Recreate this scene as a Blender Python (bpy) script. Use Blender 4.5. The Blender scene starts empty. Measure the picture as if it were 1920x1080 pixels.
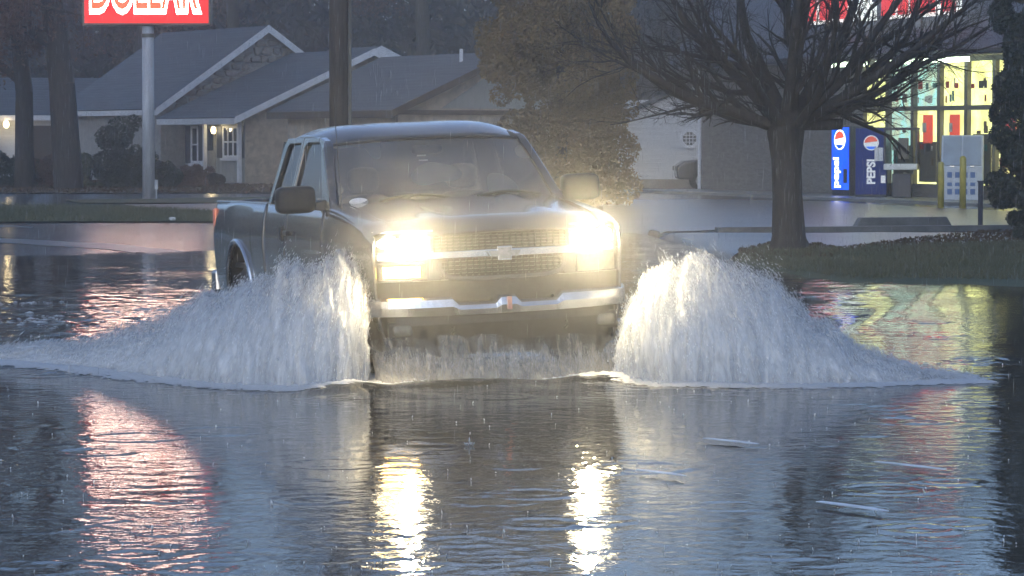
import bpy, bmesh, math, random
import numpy as np
from mathutils import Vector, Matrix

R = math.radians
SC = bpy.context.scene
COL = SC.collection

# ------------------------------------------------------------------ camera
CAM_H = 1.73
F_PX = 5830.0                     # focal length in pixels of a 1920 px wide frame
PITCH = math.atan(285.0 / F_PX)
cam_d = bpy.data.cameras.new('camera')
cam_d.sensor_width = 36.0
cam_d.lens = 36.0 * F_PX / 1920.0
cam_d.clip_start = 0.1
cam_d.clip_end = 2000.0
cam = bpy.data.objects.new('camera', cam_d)
COL.objects.link(cam)
cam.location = (0, 0, CAM_H)
cam.rotation_euler = (R(90) - PITCH, 0, 0)
SC.camera = cam

# ------------------------------------------------------------------ sky
SUN_EL, SUN_ROT = R(14), R(200)
world = bpy.data.worlds.new('World')
SC.world = world
world.use_nodes = True
wn = world.node_tree
for n in list(wn.nodes):
    wn.nodes.remove(n)
w_out = wn.nodes.new('ShaderNodeOutputWorld')
w_bg = wn.nodes.new('ShaderNodeBackground')
w_sky = wn.nodes.new('ShaderNodeTexSky')
w_sky.sky_type = 'NISHITA'
w_sky.sun_disc = False
w_sky.sun_elevation = SUN_EL
w_sky.sun_rotation = SUN_ROT
w_sky.air_density = 1.0
w_sky.dust_density = 1.0
w_sky.ozone_density = 4.0
w_hsv = wn.nodes.new('ShaderNodeHueSaturation')       # cloud cover greys the blue
w_hsv.inputs['Saturation'].default_value = 0.75
wn.links.new(w_sky.outputs['Color'], w_hsv.inputs['Color'])
w_mix = wn.nodes.new('ShaderNodeMix'); w_mix.data_type = 'RGBA'; w_mix.blend_type = 'MULTIPLY'
w_mix.inputs[0].default_value = 1.0                    # cool cast of the dusk cloud
w_mix.inputs[7].default_value = (0.88, 0.95, 1.10, 1)
wn.links.new(w_hsv.outputs['Color'], w_mix.inputs[6])
wn.links.new(w_mix.outputs[2], w_bg.inputs['Color'])
w_bg.inputs['Strength'].default_value = 0.15
wn.links.new(w_bg.outputs['Background'], w_out.inputs['Surface'])

# ------------------------------------------------------------------ sun (overcast dusk)
sun_d = bpy.data.lights.new('sun', 'SUN')
sun_d.energy = 0.3
sun_d.angle = R(40)
sun_d.color = (0.78, 0.9, 1.0)
sun = bpy.data.objects.new('sun', sun_d)
COL.objects.link(sun)
_sd = Vector((math.sin(SUN_ROT) * math.cos(R(40)), math.cos(SUN_ROT) * math.cos(R(40)), math.sin(R(40))))
sun.rotation_euler = _sd.to_track_quat('Z', 'Y').to_euler()

# ------------------------------------------------------------------ exposure and sampling
SC.view_settings.view_transform = 'Standard'
SC.view_settings.look = 'None'
SC.view_settings.exposure = 0.42
SC.view_settings.gamma = 1.0
SC.view_settings.use_curve_mapping = False
SC.render.engine = 'CYCLES'
SC.cycles.use_denoising = True
SC.cycles.denoiser = 'OPENIMAGEDENOISE'
SC.cycles.max_bounces = 5
SC.cycles.diffuse_bounces = 3
SC.cycles.glossy_bounces = 3
SC.cycles.use_adaptive_sampling = True
SC.cycles.adaptive_threshold = 0.09
SC.cycles.adaptive_min_samples = 32
SC.cycles.volume_step_rate = 4.0
SC.cycles.volume_max_steps = 64
SC.cycles.transparent_max_bounces = 14
SC.cycles.volume_bounces = 1
SC.cycles.sample_clamp_indirect = 8.0
SC.cycles.caustics_reflective = True
SC.cycles.caustics_refractive = False

# ------------------------------------------------------------------ helpers: pixels of the frame to places
_f = Vector((0, math.cos(PITCH), -math.sin(PITCH)))
_u = Vector((0, math.sin(PITCH), math.cos(PITCH)))
def ray(px, py):
    return _f + Vector((1, 0, 0)) * ((px - 960) / F_PX) + _u * ((540 - py) / F_PX)
def at(px, py, Y):
    d = ray(px, py)
    return Vector((0, 0, CAM_H)) + d * (Y / d.y)
def gp(px, py, z=0.0):
    d = ray(px, py)
    return Vector((0, 0, CAM_H)) + d * ((z - CAM_H) / d.z)

# ------------------------------------------------------------------ helpers: noise
def vnoise(x, y, seed=0):
    x = np.asarray(x, float); y = np.asarray(y, float)
    xi = np.floor(x).astype(np.int64); yi = np.floor(y).astype(np.int64)
    fx = x - xi; fy = y - yi
    fx = fx * fx * (3 - 2 * fx); fy = fy * fy * (3 - 2 * fy)
    def h(a, b):
        n = (a * 374761393 + b * 668265263 + seed * 2147483647) & 0xFFFFFFFF
        n = ((n ^ (n >> 13)) * 1274126177) & 0xFFFFFFFF
        return ((n ^ (n >> 16)) & 0xFFFF) / 65535.0
    a = h(xi, yi); b = h(xi + 1, yi); c = h(xi, yi + 1); d = h(xi + 1, yi + 1)
    return (a * (1 - fx) + b * fx) * (1 - fy) + (c * (1 - fx) + d * fx) * fy
def fnoise(x, y, seed=0, octv=4):
    s = 0; a = 0.5
    for o in range(octv):
        s = s + a * (vnoise(x * 2 ** o, y * 2 ** o, seed + o) - 0.5) * 2
        a *= 0.5
    return s

# ------------------------------------------------------------------ helpers: materials
def new_mat(name):
    m = bpy.data.materials.new(name)
    m.use_nodes = True
    return m, m.node_tree, m.node_tree.nodes['Principled BSDF']
def pm(name, col, rough=0.6, metal=0.0, var=0.18, scale=6.0, bump=0.0, bscale=30.0, coat=0.0, spec=0.5,
       col2=None, emit=None, estr=0.0, stretch=(1, 1, 1)):
    m, nt, b = new_mat(name)
    b.inputs['Roughness'].default_value = rough
    b.inputs['Metallic'].default_value = metal
    b.inputs['Coat Weight'].default_value = coat
    b.inputs['Coat Roughness'].default_value = 0.08
    b.inputs['Specular IOR Level'].default_value = spec
    tc = nt.nodes.new('ShaderNodeTexCoord')
    mp = nt.nodes.new('ShaderNodeMapping')
    mp.inputs['Scale'].default_value = stretch
    nt.links.new(tc.outputs['Object'], mp.inputs['Vector'])
    nz = nt.nodes.new('ShaderNodeTexNoise')
    nz.inputs['Scale'].default_value = scale
    nz.inputs['Detail'].default_value = 6
    nz.inputs['Roughness'].default_value = 0.65
    nt.links.new(mp.outputs['Vector'], nz.inputs['Vector'])
    rp = nt.nodes.new('ShaderNodeValToRGB')
    c = np.array(col, float)
    lo = np.clip(c * (1 - 2 * var), 0, 1); hi = np.clip(c * (1 + 2 * var), 0, 1)
    if col2 is not None:
        lo, hi = c, np.array(col2, float)
    rp.color_ramp.elements[0].position = 0.3
    rp.color_ramp.elements[1].position = 0.7
    rp.color_ramp.elements[0].color = (*lo, 1)
    rp.color_ramp.elements[1].color = (*hi, 1)
    nt.links.new(nz.outputs['Fac'], rp.inputs['Fac'])
    nt.links.new(rp.outputs['Color'], b.inputs['Base Color'])
    if bump > 0:
        n2 = nt.nodes.new('ShaderNodeTexNoise')
        n2.inputs['Scale'].default_value = bscale
        n2.inputs['Detail'].default_value = 4
        nt.links.new(mp.outputs['Vector'], n2.inputs['Vector'])
        bp = nt.nodes.new('ShaderNodeBump')
        bp.inputs['Strength'].default_value = bump
        bp.inputs['Distance'].default_value = 0.02
        nt.links.new(n2.outputs['Fac'], bp.inputs['Height'])
        nt.links.new(bp.outputs['Normal'], b.inputs['Normal'])
    if emit is not None:
        b.inputs['Emission Color'].default_value = (*emit, 1)
        b.inputs['Emission Strength'].default_value = estr
    return m
def glass_mat(name, tint=(0.35, 0.36, 0.38), rough=0.03):
    m, nt, b = new_mat(name)
    nt.nodes.remove(b)
    out = nt.nodes['Material Output']
    tr = nt.nodes.new('ShaderNodeBsdfTransparent'); tr.inputs['Color'].default_value = (*tint, 1)
    gl = nt.nodes.new('ShaderNodeBsdfGlossy'); gl.inputs['Roughness'].default_value = rough
    gl.inputs['Color'].default_value = (0.9, 0.93, 1, 1)
    fr = nt.nodes.new('ShaderNodeFresnel'); fr.inputs['IOR'].default_value = 1.6
    tcn = nt.nodes.new('ShaderNodeTexCoord')
    nz = nt.nodes.new('ShaderNodeTexNoise'); nz.inputs['Scale'].default_value = 60; nz.inputs['Detail'].default_value = 2
    nt.links.new(tcn.outputs['Object'], nz.inputs['Vector'])
    bp = nt.nodes.new('ShaderNodeBump'); bp.inputs['Strength'].default_value = 0.12; bp.inputs['Distance'].default_value = 0.003
    nt.links.new(nz.outputs['Fac'], bp.inputs['Height'])
    nt.links.new(bp.outputs['Normal'], gl.inputs['Normal'])
    mx = nt.nodes.new('ShaderNodeMixShader')
    nt.links.new(fr.outputs['Fac'], mx.inputs[0])
    nt.links.new(tr.outputs[0], mx.inputs[1]); nt.links.new(gl.outputs[0], mx.inputs[2])
    nt.links.new(mx.outputs[0], out.inputs['Surface'])
    return m
def emit_mat(name, col, strength, var=0.0, scale=4.0, col2=None):
    m, nt, b = new_mat(name)
    b.inputs['Base Color'].default_value = (*[min(1, c * 0.6) for c in col], 1)
    b.inputs['Roughness'].default_value = 0.4
    b.inputs['Emission Color'].default_value = (*col, 1)
    b.inputs['Emission Strength'].default_value = strength
    if col2 is not None:
        tc = nt.nodes.new('ShaderNodeTexCoord')
        nz = nt.nodes.new('ShaderNodeTexNoise'); nz.inputs['Scale'].default_value = scale; nz.inputs['Detail'].default_value = 5
        nt.links.new(tc.outputs['Object'], nz.inputs['Vector'])
        rp = nt.nodes.new('ShaderNodeValToRGB')
        rp.color_ramp.elements[0].position = 0.38; rp.color_ramp.elements[1].position = 0.62
        rp.color_ramp.elements[0].color = (*col2, 1); rp.color_ramp.elements[1].color = (*col, 1)
        nt.links.new(nz.outputs['Fac'], rp.inputs['Fac'])
        nt.links.new(rp.outputs['Color'], b.inputs['Emission Color'])
    return m

# ------------------------------------------------------------------ helpers: objects
def tag(o, label=None, cat=None, group=None, kind=None):
    if label: o['label'] = label
    if cat: o['category'] = cat
    if group: o['group'] = group
    if kind: o['kind'] = kind
    return o
def empty(name, loc=(0, 0, 0), rz=0.0, label=None, cat=None, group=None):
    o = bpy.data.objects.new(name, None)
    o.empty_display_size = 0.2
    COL.objects.link(o)
    o.location = loc
    o.rotation_euler = (0, 0, rz)
    return tag(o, label, cat, group)
def link(name, me, mat=None, parent=None, smooth=False):
    o = bpy.data.objects.new(name, me)
    COL.objects.link(o)
    if mat is not None and not me.materials:
        me.materials.append(mat)
    if parent is not None:
        o.parent = parent
    if smooth:
        me.polygons.foreach_set('use_smooth', np.ones(len(me.polygons), bool))
    return o
def np_mesh(name, V, Fc):
    """V (n,3), Fc (m,k) all of one size k"""
    V = np.asarray(V, np.float32); Fc = np.asarray(Fc, np.int32)
    me = bpy.data.meshes.new(name)
    k = Fc.shape[1]
    me.vertices.add(len(V)); me.vertices.foreach_set('co', V.ravel())
    me.loops.add(Fc.size); me.loops.foreach_set('vertex_index', Fc.ravel())
    me.polygons.add(len(Fc)); me.polygons.foreach_set('loop_start', np.arange(0, Fc.size, k, dtype=np.int32))
    me.update(calc_edges=True)
    me.validate()
    return me
class MB:
    def __init__(self):
        self.v = []; self.f = []
    def add(self, vs, fs):
        b = len(self.v)
        self.v += [tuple(p) for p in vs]
        self.f += [tuple(b + i for i in f) for f in fs]
        return self
    def box(self, x0, x1, y0, y1, z0, z1):
        v = [(x, y, z) for z in (z0, z1) for y in (y0, y1) for x in (x0, x1)]
        return self.add(v, [(0, 2, 3, 1), (4, 5, 7, 6), (0, 1, 5, 4), (2, 6, 7, 3), (0, 4, 6, 2), (1, 3, 7, 5)])
    def prism(self, poly, off):
        """poly: list of 3-D points, extruded by the vector off"""
        n = len(poly); off = Vector(off)
        a = [Vector(p) for p in poly]; b = [p + off for p in a]
        fs = [tuple(range(n))[::-1], tuple(range(n, 2 * n))]
        fs += [(i, (i + 1) % n, n + (i + 1) % n, n + i) for i in range(n)]
        return self.add(a + b, fs)
    def tube(self, pts, rad, n=8, caps=True):
        pts = [Vector(p) for p in pts]
        if not isinstance(rad, (list, tuple)): rad = [rad] * len(pts)
        vs = []; fs = []
        for i, p in enumerate(pts):
            t = (pts[min(i + 1, len(pts) - 1)] - pts[max(i - 1, 0)]).normalized()
            a = t.cross(Vector((0, 0, 1)))
            if a.length < 1e-3: a = t.cross(Vector((0, 1, 0)))
            a.normalize(); b = t.cross(a)
            for k in range(n):
                an = 2 * math.pi * k / n
                vs.append(p + (a * math.cos(an) + b * math.sin(an)) * rad[i])
        for i in range(len(pts) - 1):
            for k in range(n):
                fs.append((i * n + k, i * n + (k + 1) % n, (i + 1) * n + (k + 1) % n, (i + 1) * n + k))
        if caps:
            fs.append(tuple(range(n))[::-1]); fs.append(tuple(range((len(pts) - 1) * n, len(pts) * n)))
        return self.add(vs, fs)
    def grid(self, fn, nu, nv):
        vs = [fn(i / nu, j / nv) for j in range(nv + 1) for i in range(nu + 1)]
        w = nu + 1
        fs = [(j * w + i, j * w + i + 1, (j + 1) * w + i + 1, (j + 1) * w + i) for j in range(nv) for i in range(nu)]
        return self.add(vs, fs)
    def ellipsoid(self, c, r, nu=16, nv=10, p=1.0):
        """superellipsoid: p < 1 is boxier"""
        def sp(a): return math.copysign(abs(a) ** p, a)
        vs = []; fs = []
        for j in range(nv + 1):
            ph = -math.pi / 2 + math.pi * j / nv
            for i in range(nu):
                th = 2 * math.pi * i / nu
                vs.append((c[0] + r[0] * sp(math.cos(ph)) * sp(math.cos(th)), c[1] + r[1] * sp(math.cos(ph)) * sp(math.sin(th)), c[2] + r[2] * sp(math.sin(ph))))
        for j in range(nv):
            for i in range(nu):
                fs.append((j * nu + i, j * nu + (i + 1) % nu, (j + 1) * nu + (i + 1) % nu, (j + 1) * nu + i))
        return self.add(vs, fs)
    def build(self, name, mat, parent=None, smooth=False, bevel=0.0, seg=2, solid=0.0):
        me = bpy.data.meshes.new(name)
        me.from_pydata(self.v, [], self.f)
        bm = bmesh.new(); bm.from_mesh(me)
        bmesh.ops.remove_doubles(bm, verts=bm.verts, dist=1e-5)
        bmesh.ops.recalc_face_normals(bm, faces=bm.faces)
        bm.to_mesh(me); bm.free()
        o = link(name, me, mat, parent, smooth)
        if bevel > 0:
            m = o.modifiers.new('bevel', 'BEVEL'); m.width = bevel; m.segments = seg; m.limit_method = 'ANGLE'
            m.angle_limit = R(40); m.harden_normals = False
        if solid != 0:
            m = o.modifiers.new('solid', 'SOLIDIFY'); m.thickness = solid; m.offset = -1
        return o
def segs(P0, P1, R0, R1, n=3):
    """tapered sticks from arrays of end points"""
    P0 = np.asarray(P0, float); P1 = np.asarray(P1, float)
    N = len(P0)
    R0 = np.broadcast_to(R0, (N,)); R1 = np.broadcast_to(R1, (N,))
    t = P1 - P0
    t = t / np.maximum(np.linalg.norm(t, axis=1, keepdims=True), 1e-9)
    ref = np.where(np.abs(t[:, 2:3]) > 0.9, np.array([[1.0, 0, 0]]), np.array([[0, 0, 1.0]]))
    a = np.cross(t, ref); a /= np.maximum(np.linalg.norm(a, axis=1, keepdims=True), 1e-9)
    b = np.cross(t, a)
    an = 2 * np.pi * np.arange(n) / n
    ring = a[:, None, :] * np.cos(an)[None, :, None] + b[:, None, :] * np.sin(an)[None, :, None]
    V = np.concatenate([P0[:, None, :] + ring * R0[:, None, None], P1[:, None, :] + ring * R1[:, None, None]], axis=1)
    k = np.arange(n)
    q = np.stack([k, (k + 1) % n, n + (k + 1) % n, n + k], axis=1)
    Fc = (np.arange(N) * 2 * n)[:, None, None] + q[None]
    return V.reshape(-1, 3), Fc.reshape(-1, 4)
def needles(P, D, L, Rr):
    """slender drops: centre P, unit direction D, half length L, radius Rr"""
    N = len(P)
    D = D / np.maximum(np.linalg.norm(D, axis=1, keepdims=True), 1e-9)
    ref = np.where(np.abs(D[:, 2:3]) > 0.9, np.array([[1.0, 0, 0]]), np.array([[0, 0, 1.0]]))
    a = np.cross(D, ref); a /= np.maximum(np.linalg.norm(a, axis=1, keepdims=True), 1e-9)
    b = np.cross(D, a)
    an = 2 * np.pi * np.arange(3) / 3
    ring = a[:, None, :] * np.cos(an)[None, :, None] + b[:, None, :] * np.sin(an)[None, :, None]
    mid = P[:, None, :] + D[:, None, :] * (0.25 * L)[:, None, None] + ring * Rr[:, None, None]
    V = np.concatenate([(P + D * L[:, None])[:, None, :], mid, (P - D * L[:, None])[:, None, :]], axis=1)
    t = np.array([[0, 1, 2], [0, 2, 3], [0, 3, 1], [4, 2, 1], [4, 3, 2], [4, 1, 3]])
    Fc = (np.arange(N) * 5)[:, None, None] + t[None]
    return V.reshape(-1, 3), Fc.reshape(-1, 3)
def leaves(P, size, rng, up=0.0):
    """one small two-triangle leaf at each point"""
    N = len(P)
    d = rng.normal(size=(N, 3)); d[:, 2] += up; d /= np.linalg.norm(d, axis=1, keepdims=True)
    e = rng.normal(size=(N, 3)); e = np.cross(d, e); e /= np.linalg.norm(e, axis=1, keepdims=True)
    s = (size * rng.uniform(0.6, 1.4, N))[:, None]
    V = np.stack([P - d * s, P + e * s * 0.45, P + d * s, P - e * s * 0.45], axis=1)
    Fc = (np.arange(N) * 4)[:, None] + np.arange(4)[None]
    return V.reshape(-1, 3), Fc
def text_mesh(body, size, extrude=0.01, offset=0.0, shear=0.0):
    cu = bpy.data.curves.new('lettering', 'FONT')
    cu.body = body; cu.size = size; cu.extrude = extrude; cu.offset = offset; cu.shear = shear
    cu.align_x = 'CENTER'; cu.resolution_u = 4
    o = bpy.data.objects.new('lettering', cu)
    COL.objects.link(o)
    dg = bpy.context.evaluated_depsgraph_get()
    me = bpy.data.meshes.new_from_object(o.evaluated_get(dg))
    bpy.data.objects.remove(o); bpy.data.curves.remove(cu)
    me.materials.clear()
    return me
def disc(mb, c, ax, ay, r, n=20, a0=0.0, a1=2 * math.pi, off=None):
    c = Vector(c); ax = Vector(ax); ay = Vector(ay)
    pts = [c + ax * (math.cos(a0 + (a1 - a0) * k / n) * r) + ay * (math.sin(a0 + (a1 - a0) * k / n) * r) for k in range(n if a1 - a0 > 6.28 else n + 1)]
    mb.prism(pts, off or ax.cross(ay).normalized() * 0.006)
    return mb

# ================================================================== THE SETTING
M = {}
M['asphalt'] = pm('wet_asphalt', (0.05, 0.05, 0.054), rough=0.20, var=0.4, scale=0.35, bump=0.4, bscale=5, spec=0.7, stretch=(0.3, 1.4, 1))
M['mud'] = pm('leaf_litter', (0.075, 0.058, 0.04), rough=0.7, var=0.3, scale=2.5, bump=0.6, bscale=14)
M['turf'] = pm('turf_soil', (0.055, 0.075, 0.028), rough=0.75, var=0.3, scale=1.3, bump=0.6, bscale=20, col2=(0.085, 0.085, 0.035))
M['grass'] = pm('grass_blade', (0.070, 0.082, 0.040), rough=0.5, var=0.3, scale=0.8, col2=(0.13, 0.12, 0.062))
M['concrete'] = pm('wet_concrete', (0.22, 0.22, 0.21), rough=0.3, var=0.2, scale=1.5, bump=0.2, bscale=25)
M['kerb'] = pm('kerb_concrete', (0.13, 0.13, 0.125), rough=0.4, var=0.2, scale=3, bump=0.2)

# shoreline of the flood: distance from the camera's line at which the ground rises out of the water
SHX = np.array([-60, -6, -1.5, 1.2, 2.2, 2.7, 3.1, 3.5, 4.1, 6.0, 9.0, 60.0])
SHY = np.array([46, 46, 50, 56, 56, 50, 43.5, 39.0, 37.3, 36.4, 33.0, 31.0])
def shore(x):
    return np.interp(x, SHX, SHY)
def ground_z(x, y):
    x = np.asarray(x, float); y = np.asarray(y, float)
    d = y - shore(x) + np.where(x < 0, 3.2 * fnoise(x * 0.10, y * 0.33, 5, 4), 1.1 * fnoise(x * 0.35, y * 0.35, 5, 4))
    z = np.clip(d * np.where(x < 0, 0.012, 0.035), -0.14, 0.07)
    lot = np.clip((x - 1.0) / 1.5, 0, 1) * np.clip((y - 46) / 3.0, 0, 1)
    return z + 0.006 * fnoise(x * 0.8, y * 0.8, 9, 3) * (z > 0.0) * 2 - lot * 0.02
def graded(parts):
    out = []
    for a, b, s in parts:
        out.append(np.arange(a, b, s))
    return np.concatenate(out + [[parts[-1][1]]])
gx = graded([(-900, -60, 60), (-60, -20, 4), (-20, 16, 0.3), (16, 60, 4), (60, 900.1, 60)])
gy = graded([(-200, 0, 40), (0, 28, 2), (28, 70, 0.3), (70, 130, 2), (130, 900.1, 70)])
GX, GY = np.meshgrid(gx, gy)
GZ = ground_z(GX, GY)
def grid_faces(nx, ny):
    i, j = np.meshgrid(np.arange(nx - 1), np.arange(ny - 1))
    a = (j * nx + i).ravel()
    return np.stack([a, a + 1, a + nx + 1, a + nx], axis=1)
o = link('ground', np_mesh('ground', np.stack([GX, GY, GZ], -1).reshape(-1, 3), grid_faces(len(gx), len(gy))), M['asphalt'], smooth=True)
tag(o, 'wet dark asphalt ground and road under the flood', kind='structure')

def draped(name, poly, mat, dz, label=None, step=0.25):
    """a ground sheet inside a plan polygon, lying dz above the ground"""
    poly = [(p[0], p[1]) for p in poly]
    xs = [p[0] for p in poly]; ys = [p[1] for p in poly]
    bm = bmesh.new()
    f = bm.faces.new([bm.verts.new((x, y, 0)) for x, y in poly])
    for ax, lo, hi in ((0, min(xs), max(xs)), (1, min(ys), max(ys))):
        st = max(step, (hi - lo) / 60)
        c = lo + st
        while c < hi - 1e-3:
            no = (1, 0, 0) if ax == 0 else (0, 1, 0)
            co = (c, 0, 0) if ax == 0 else (0, c, 0)
            bmesh.ops.bisect_plane(bm, geom=bm.verts[:] + bm.edges[:] + bm.faces[:], plane_co=co, plane_no=no)
            c += st
    co = np.array([v.co[:] for v in bm.verts])
    z = ground_z(co[:, 0], co[:, 1]) + dz
    for v, zz in zip(bm.verts, z): v.co.z = zz
    bmesh.ops.recalc_face_normals(bm, faces=bm.faces)
    if bm.faces[:] and sum(f.normal.z for f in bm.faces) < 0:
        bmesh.ops.reverse_faces(bm, faces=bm.faces)
    me = bpy.data.meshes.new(name); bm.to_mesh(me); bm.free()
    o = link(name, me, mat, smooth=True)
    return tag(o, label, kind='structure')
def g2(px, py):
    p = gp(px, py, 0.05); return (p.x, p.y)
def inside(poly, x, y):
    r = np.zeros(len(x), bool); n = len(poly)
    for i in range(n):
        x0, y0 = poly[i]; x1, y1 = poly[(i + 1) % n]
        c = ((y0 > y) != (y1 > y)) & (x < (x1 - x0) * (y - y0) / (y1 - y0 + 1e-12) + x0)
        r ^= c
    return r
P_ISLAND = [g2(1430, 470), g2(1500, 468), g2(1580, 476), g2(1680, 468), g2(1900, 462), (14, 46), (22, 46), (22, 30), (9.5, 31.5), (6.5, 34.8), (4.2, 35.8), (3.3, 38), g2(1370, 482)]
P_VERGE = [(-40, 76), g2(0, 389), g2(180, 390), g2(420, 402), g2(560, 415), (-1.5, 59.5), (-8, 59.5), (-40, 59.5)]
P_STRIP = [g2(120, 378), g2(520, 372), g2(560, 382), g2(330, 384), g2(150, 384)]
P_LAWN = [(-60, 96), g2(0, 365), g2(560, 364), g2(1000, 362), (-4, 145), (-60, 145)]
draped('grass_bank', P_ISLAND, M['turf'], 0.03, 'low grass bank round the bare tree')
draped('grass_verge', P_VERGE, M['turf'], 0.03, 'grass verge at the edge of the flooded road')
draped('grass_strip', P_STRIP, M['turf'], 0.03, 'thin grass strip at the foot of the sign pole')
draped('lawn', P_LAWN, M['mud'], 0.03, 'brown leaf strewn lawn before the houses', 1.0)
M['drive'] = pm('wet_drive', (0.10, 0.10, 0.11), rough=0.30, var=0.2, scale=0.5, bump=0.5, bscale=5, spec=0.9)
draped('driveway', [g2(230, 387), g2(520, 384), g2(640, 395), g2(640, 408), g2(560, 411), g2(400, 400), g2(270, 394)], M['drive'], 0.03, 'pale wet driveway crossing the verge')
draped('parking_lot', [g2(1130, 376), g2(1320, 375), g2(1540, 379), g2(1900, 398), (22, 70), (22, 58.5), g2(1850, 432), g2(1345, 434), g2(1200, 438), g2(1130, 425)], M['drive'], 0.022, 'wet asphalt parking lot of the store', 0.5)

draped('pavement', [g2(1215, 441), g2(1345, 439), g2(1700, 438), g2(1850, 438), (12, 55), (10, 47.5), g2(1680, 466), g2(1580, 474), g2(1500, 466), g2(1430, 468), g2(1370, 479), g2(1300, 462)], M['drive'], 0.022, 'pale wet pavement between the kerb and the grass bank', 0.4)

M['roadpaint'] = pm('worn_road_paint', (0.15, 0.155, 0.165), rough=0.3, var=0.3, scale=1.2, bump=0.3, bscale=9)
draped('road_marking', [g2(-120, 441), g2(200, 456), g2(430, 471), g2(430, 477), g2(200, 464), g2(-120, 450)], M['roadpaint'], 0.006, 'worn pale edge line on the wet road left of the truck', 0.3)
draped('road_marking', [g2(-60, 421), g2(62, 427), g2(60, 430), g2(-60, 425)], M['roadpaint'], 0.006, 'short pale line on the wet road at the left edge', 0.3)

def grass_field(name, poly, n, seed, label, h=0.07):
    rng = np.random.default_rng(seed)
    xs = np.array([p[0] for p in poly]); ys = np.array([p[1] for p in poly])
    x = rng.uniform(max(xs.min(), -14), min(xs.max(), 12), n); y = rng.uniform(ys.min(), ys.max(), n)
    k = inside(poly, x, y) & (ground_z(x, y) > 0.0) & (fnoise(x * 0.7, y * 0.7, seed, 3) > -0.35 + 0.5 * rng.random(n) - 0.25)
    x, y = x[k], y[k]
    z = ground_z(x, y) + 0.025
    hh = h * rng.uniform(0.5, 1.5, len(x))
    a = rng.uniform(0, 2 * np.pi, len(x)); w = rng.uniform(0.004, 0.009, len(x))
    lean = rng.normal(0, 0.5, (len(x), 2)) * hh[:, None]
    b = np.stack([x, y, z], 1)
    dx = np.stack([np.cos(a) * w, np.sin(a) * w, 0 * w], 1)
    tip = b + np.stack([lean[:, 0], lean[:, 1], hh], 1)
    V = np.stack([b - dx, b + dx, tip], 1).reshape(-1, 3)
    o = link(name, np_mesh(name, V, np.arange(len(V)).reshape(-1, 3)), M['grass'])
    return tag(o, label, 'grass', kind='stuff')
grass_field('grass', P_ISLAND, 110000, 3, 'short wet grass on the bank by the bare tree')
grass_field('grass', P_VERGE, 60000, 4, 'short wet grass on the verge left of the truck', 0.09)
def litter(name, poly, n, seed, label, mat, size, x0, x1):
    rng = np.random.default_rng(seed)
    ys = np.array([p[1] for p in poly])
    x = rng.uniform(x0, x1, n); y = rng.uniform(ys.min(), ys.max(), n)
    k = inside(poly, x, y)
    x, y = x[k], y[k]
    P = np.stack([x, y, ground_z(x, y) + 0.035 + rng.uniform(0, 0.02, len(x))], 1)
    V, Fc = leaves(P, size, rng)
    V[:, 2] = np.maximum(V[:, 2], 0.03)
    return tag(link(name, np_mesh(name, V, Fc), mat), label, 'leaf litter', kind='stuff')
M['deadleaf'] = pm('dead_leaf', (0.06, 0.038, 0.022), rough=0.9, var=0.4, scale=3, col2=(0.12, 0.08, 0.045), spec=0.2)
litter('fallen_leaves', P_LAWN, 26000, 6, 'brown fallen leaves on the lawn before the houses', M['deadleaf'], 0.06, -22, -1)
MULCH = [g2(1560, 474), g2(1700, 452), g2(1840, 437), (11, 56), (16, 44), g2(1930, 490), g2(1700, 487)]
litter('mulch', MULCH, 16000, 7, 'dark brown mulch bed under the evergreen shrub', M['deadleaf'], 0.035, 2, 12)
litter('mulch', [g2(1380, 476), g2(1440, 462), g2(1530, 462), g2(1600, 478), g2(1560, 490), g2(1420, 490)], 5000, 8, 'dark brown mulch ring round the bare tree trunk', M['deadleaf'], 0.035, 2, 8)

# kerb at the far side of the bank
def kerb_run(name, pts, w, h, label):
    mb = MB()
    for (x0, y0), (x1, y1) in zip(pts[:-1], pts[1:]):
        d = Vector((x1 - x0, y1 - y0, 0)); n = Vector((-d.y, d.x, 0)).normalized() * w
        z = 0.02
        a = Vector((x0, y0, z)); b = Vector((x1, y1, z))
        mb.prism([a, b, b + n, a + n], (0, 0, h))
    o = mb.build(name, M['kerb'], bevel=0.02)
    return tag(o, label, kind='structure')
kerb_run('kerb', [g2(1345, 437), g2(1500, 436), g2(1850, 433), (13.5, 57.4)], 0.18, 0.13, 'low kerb between the bank and the parking lot')

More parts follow.
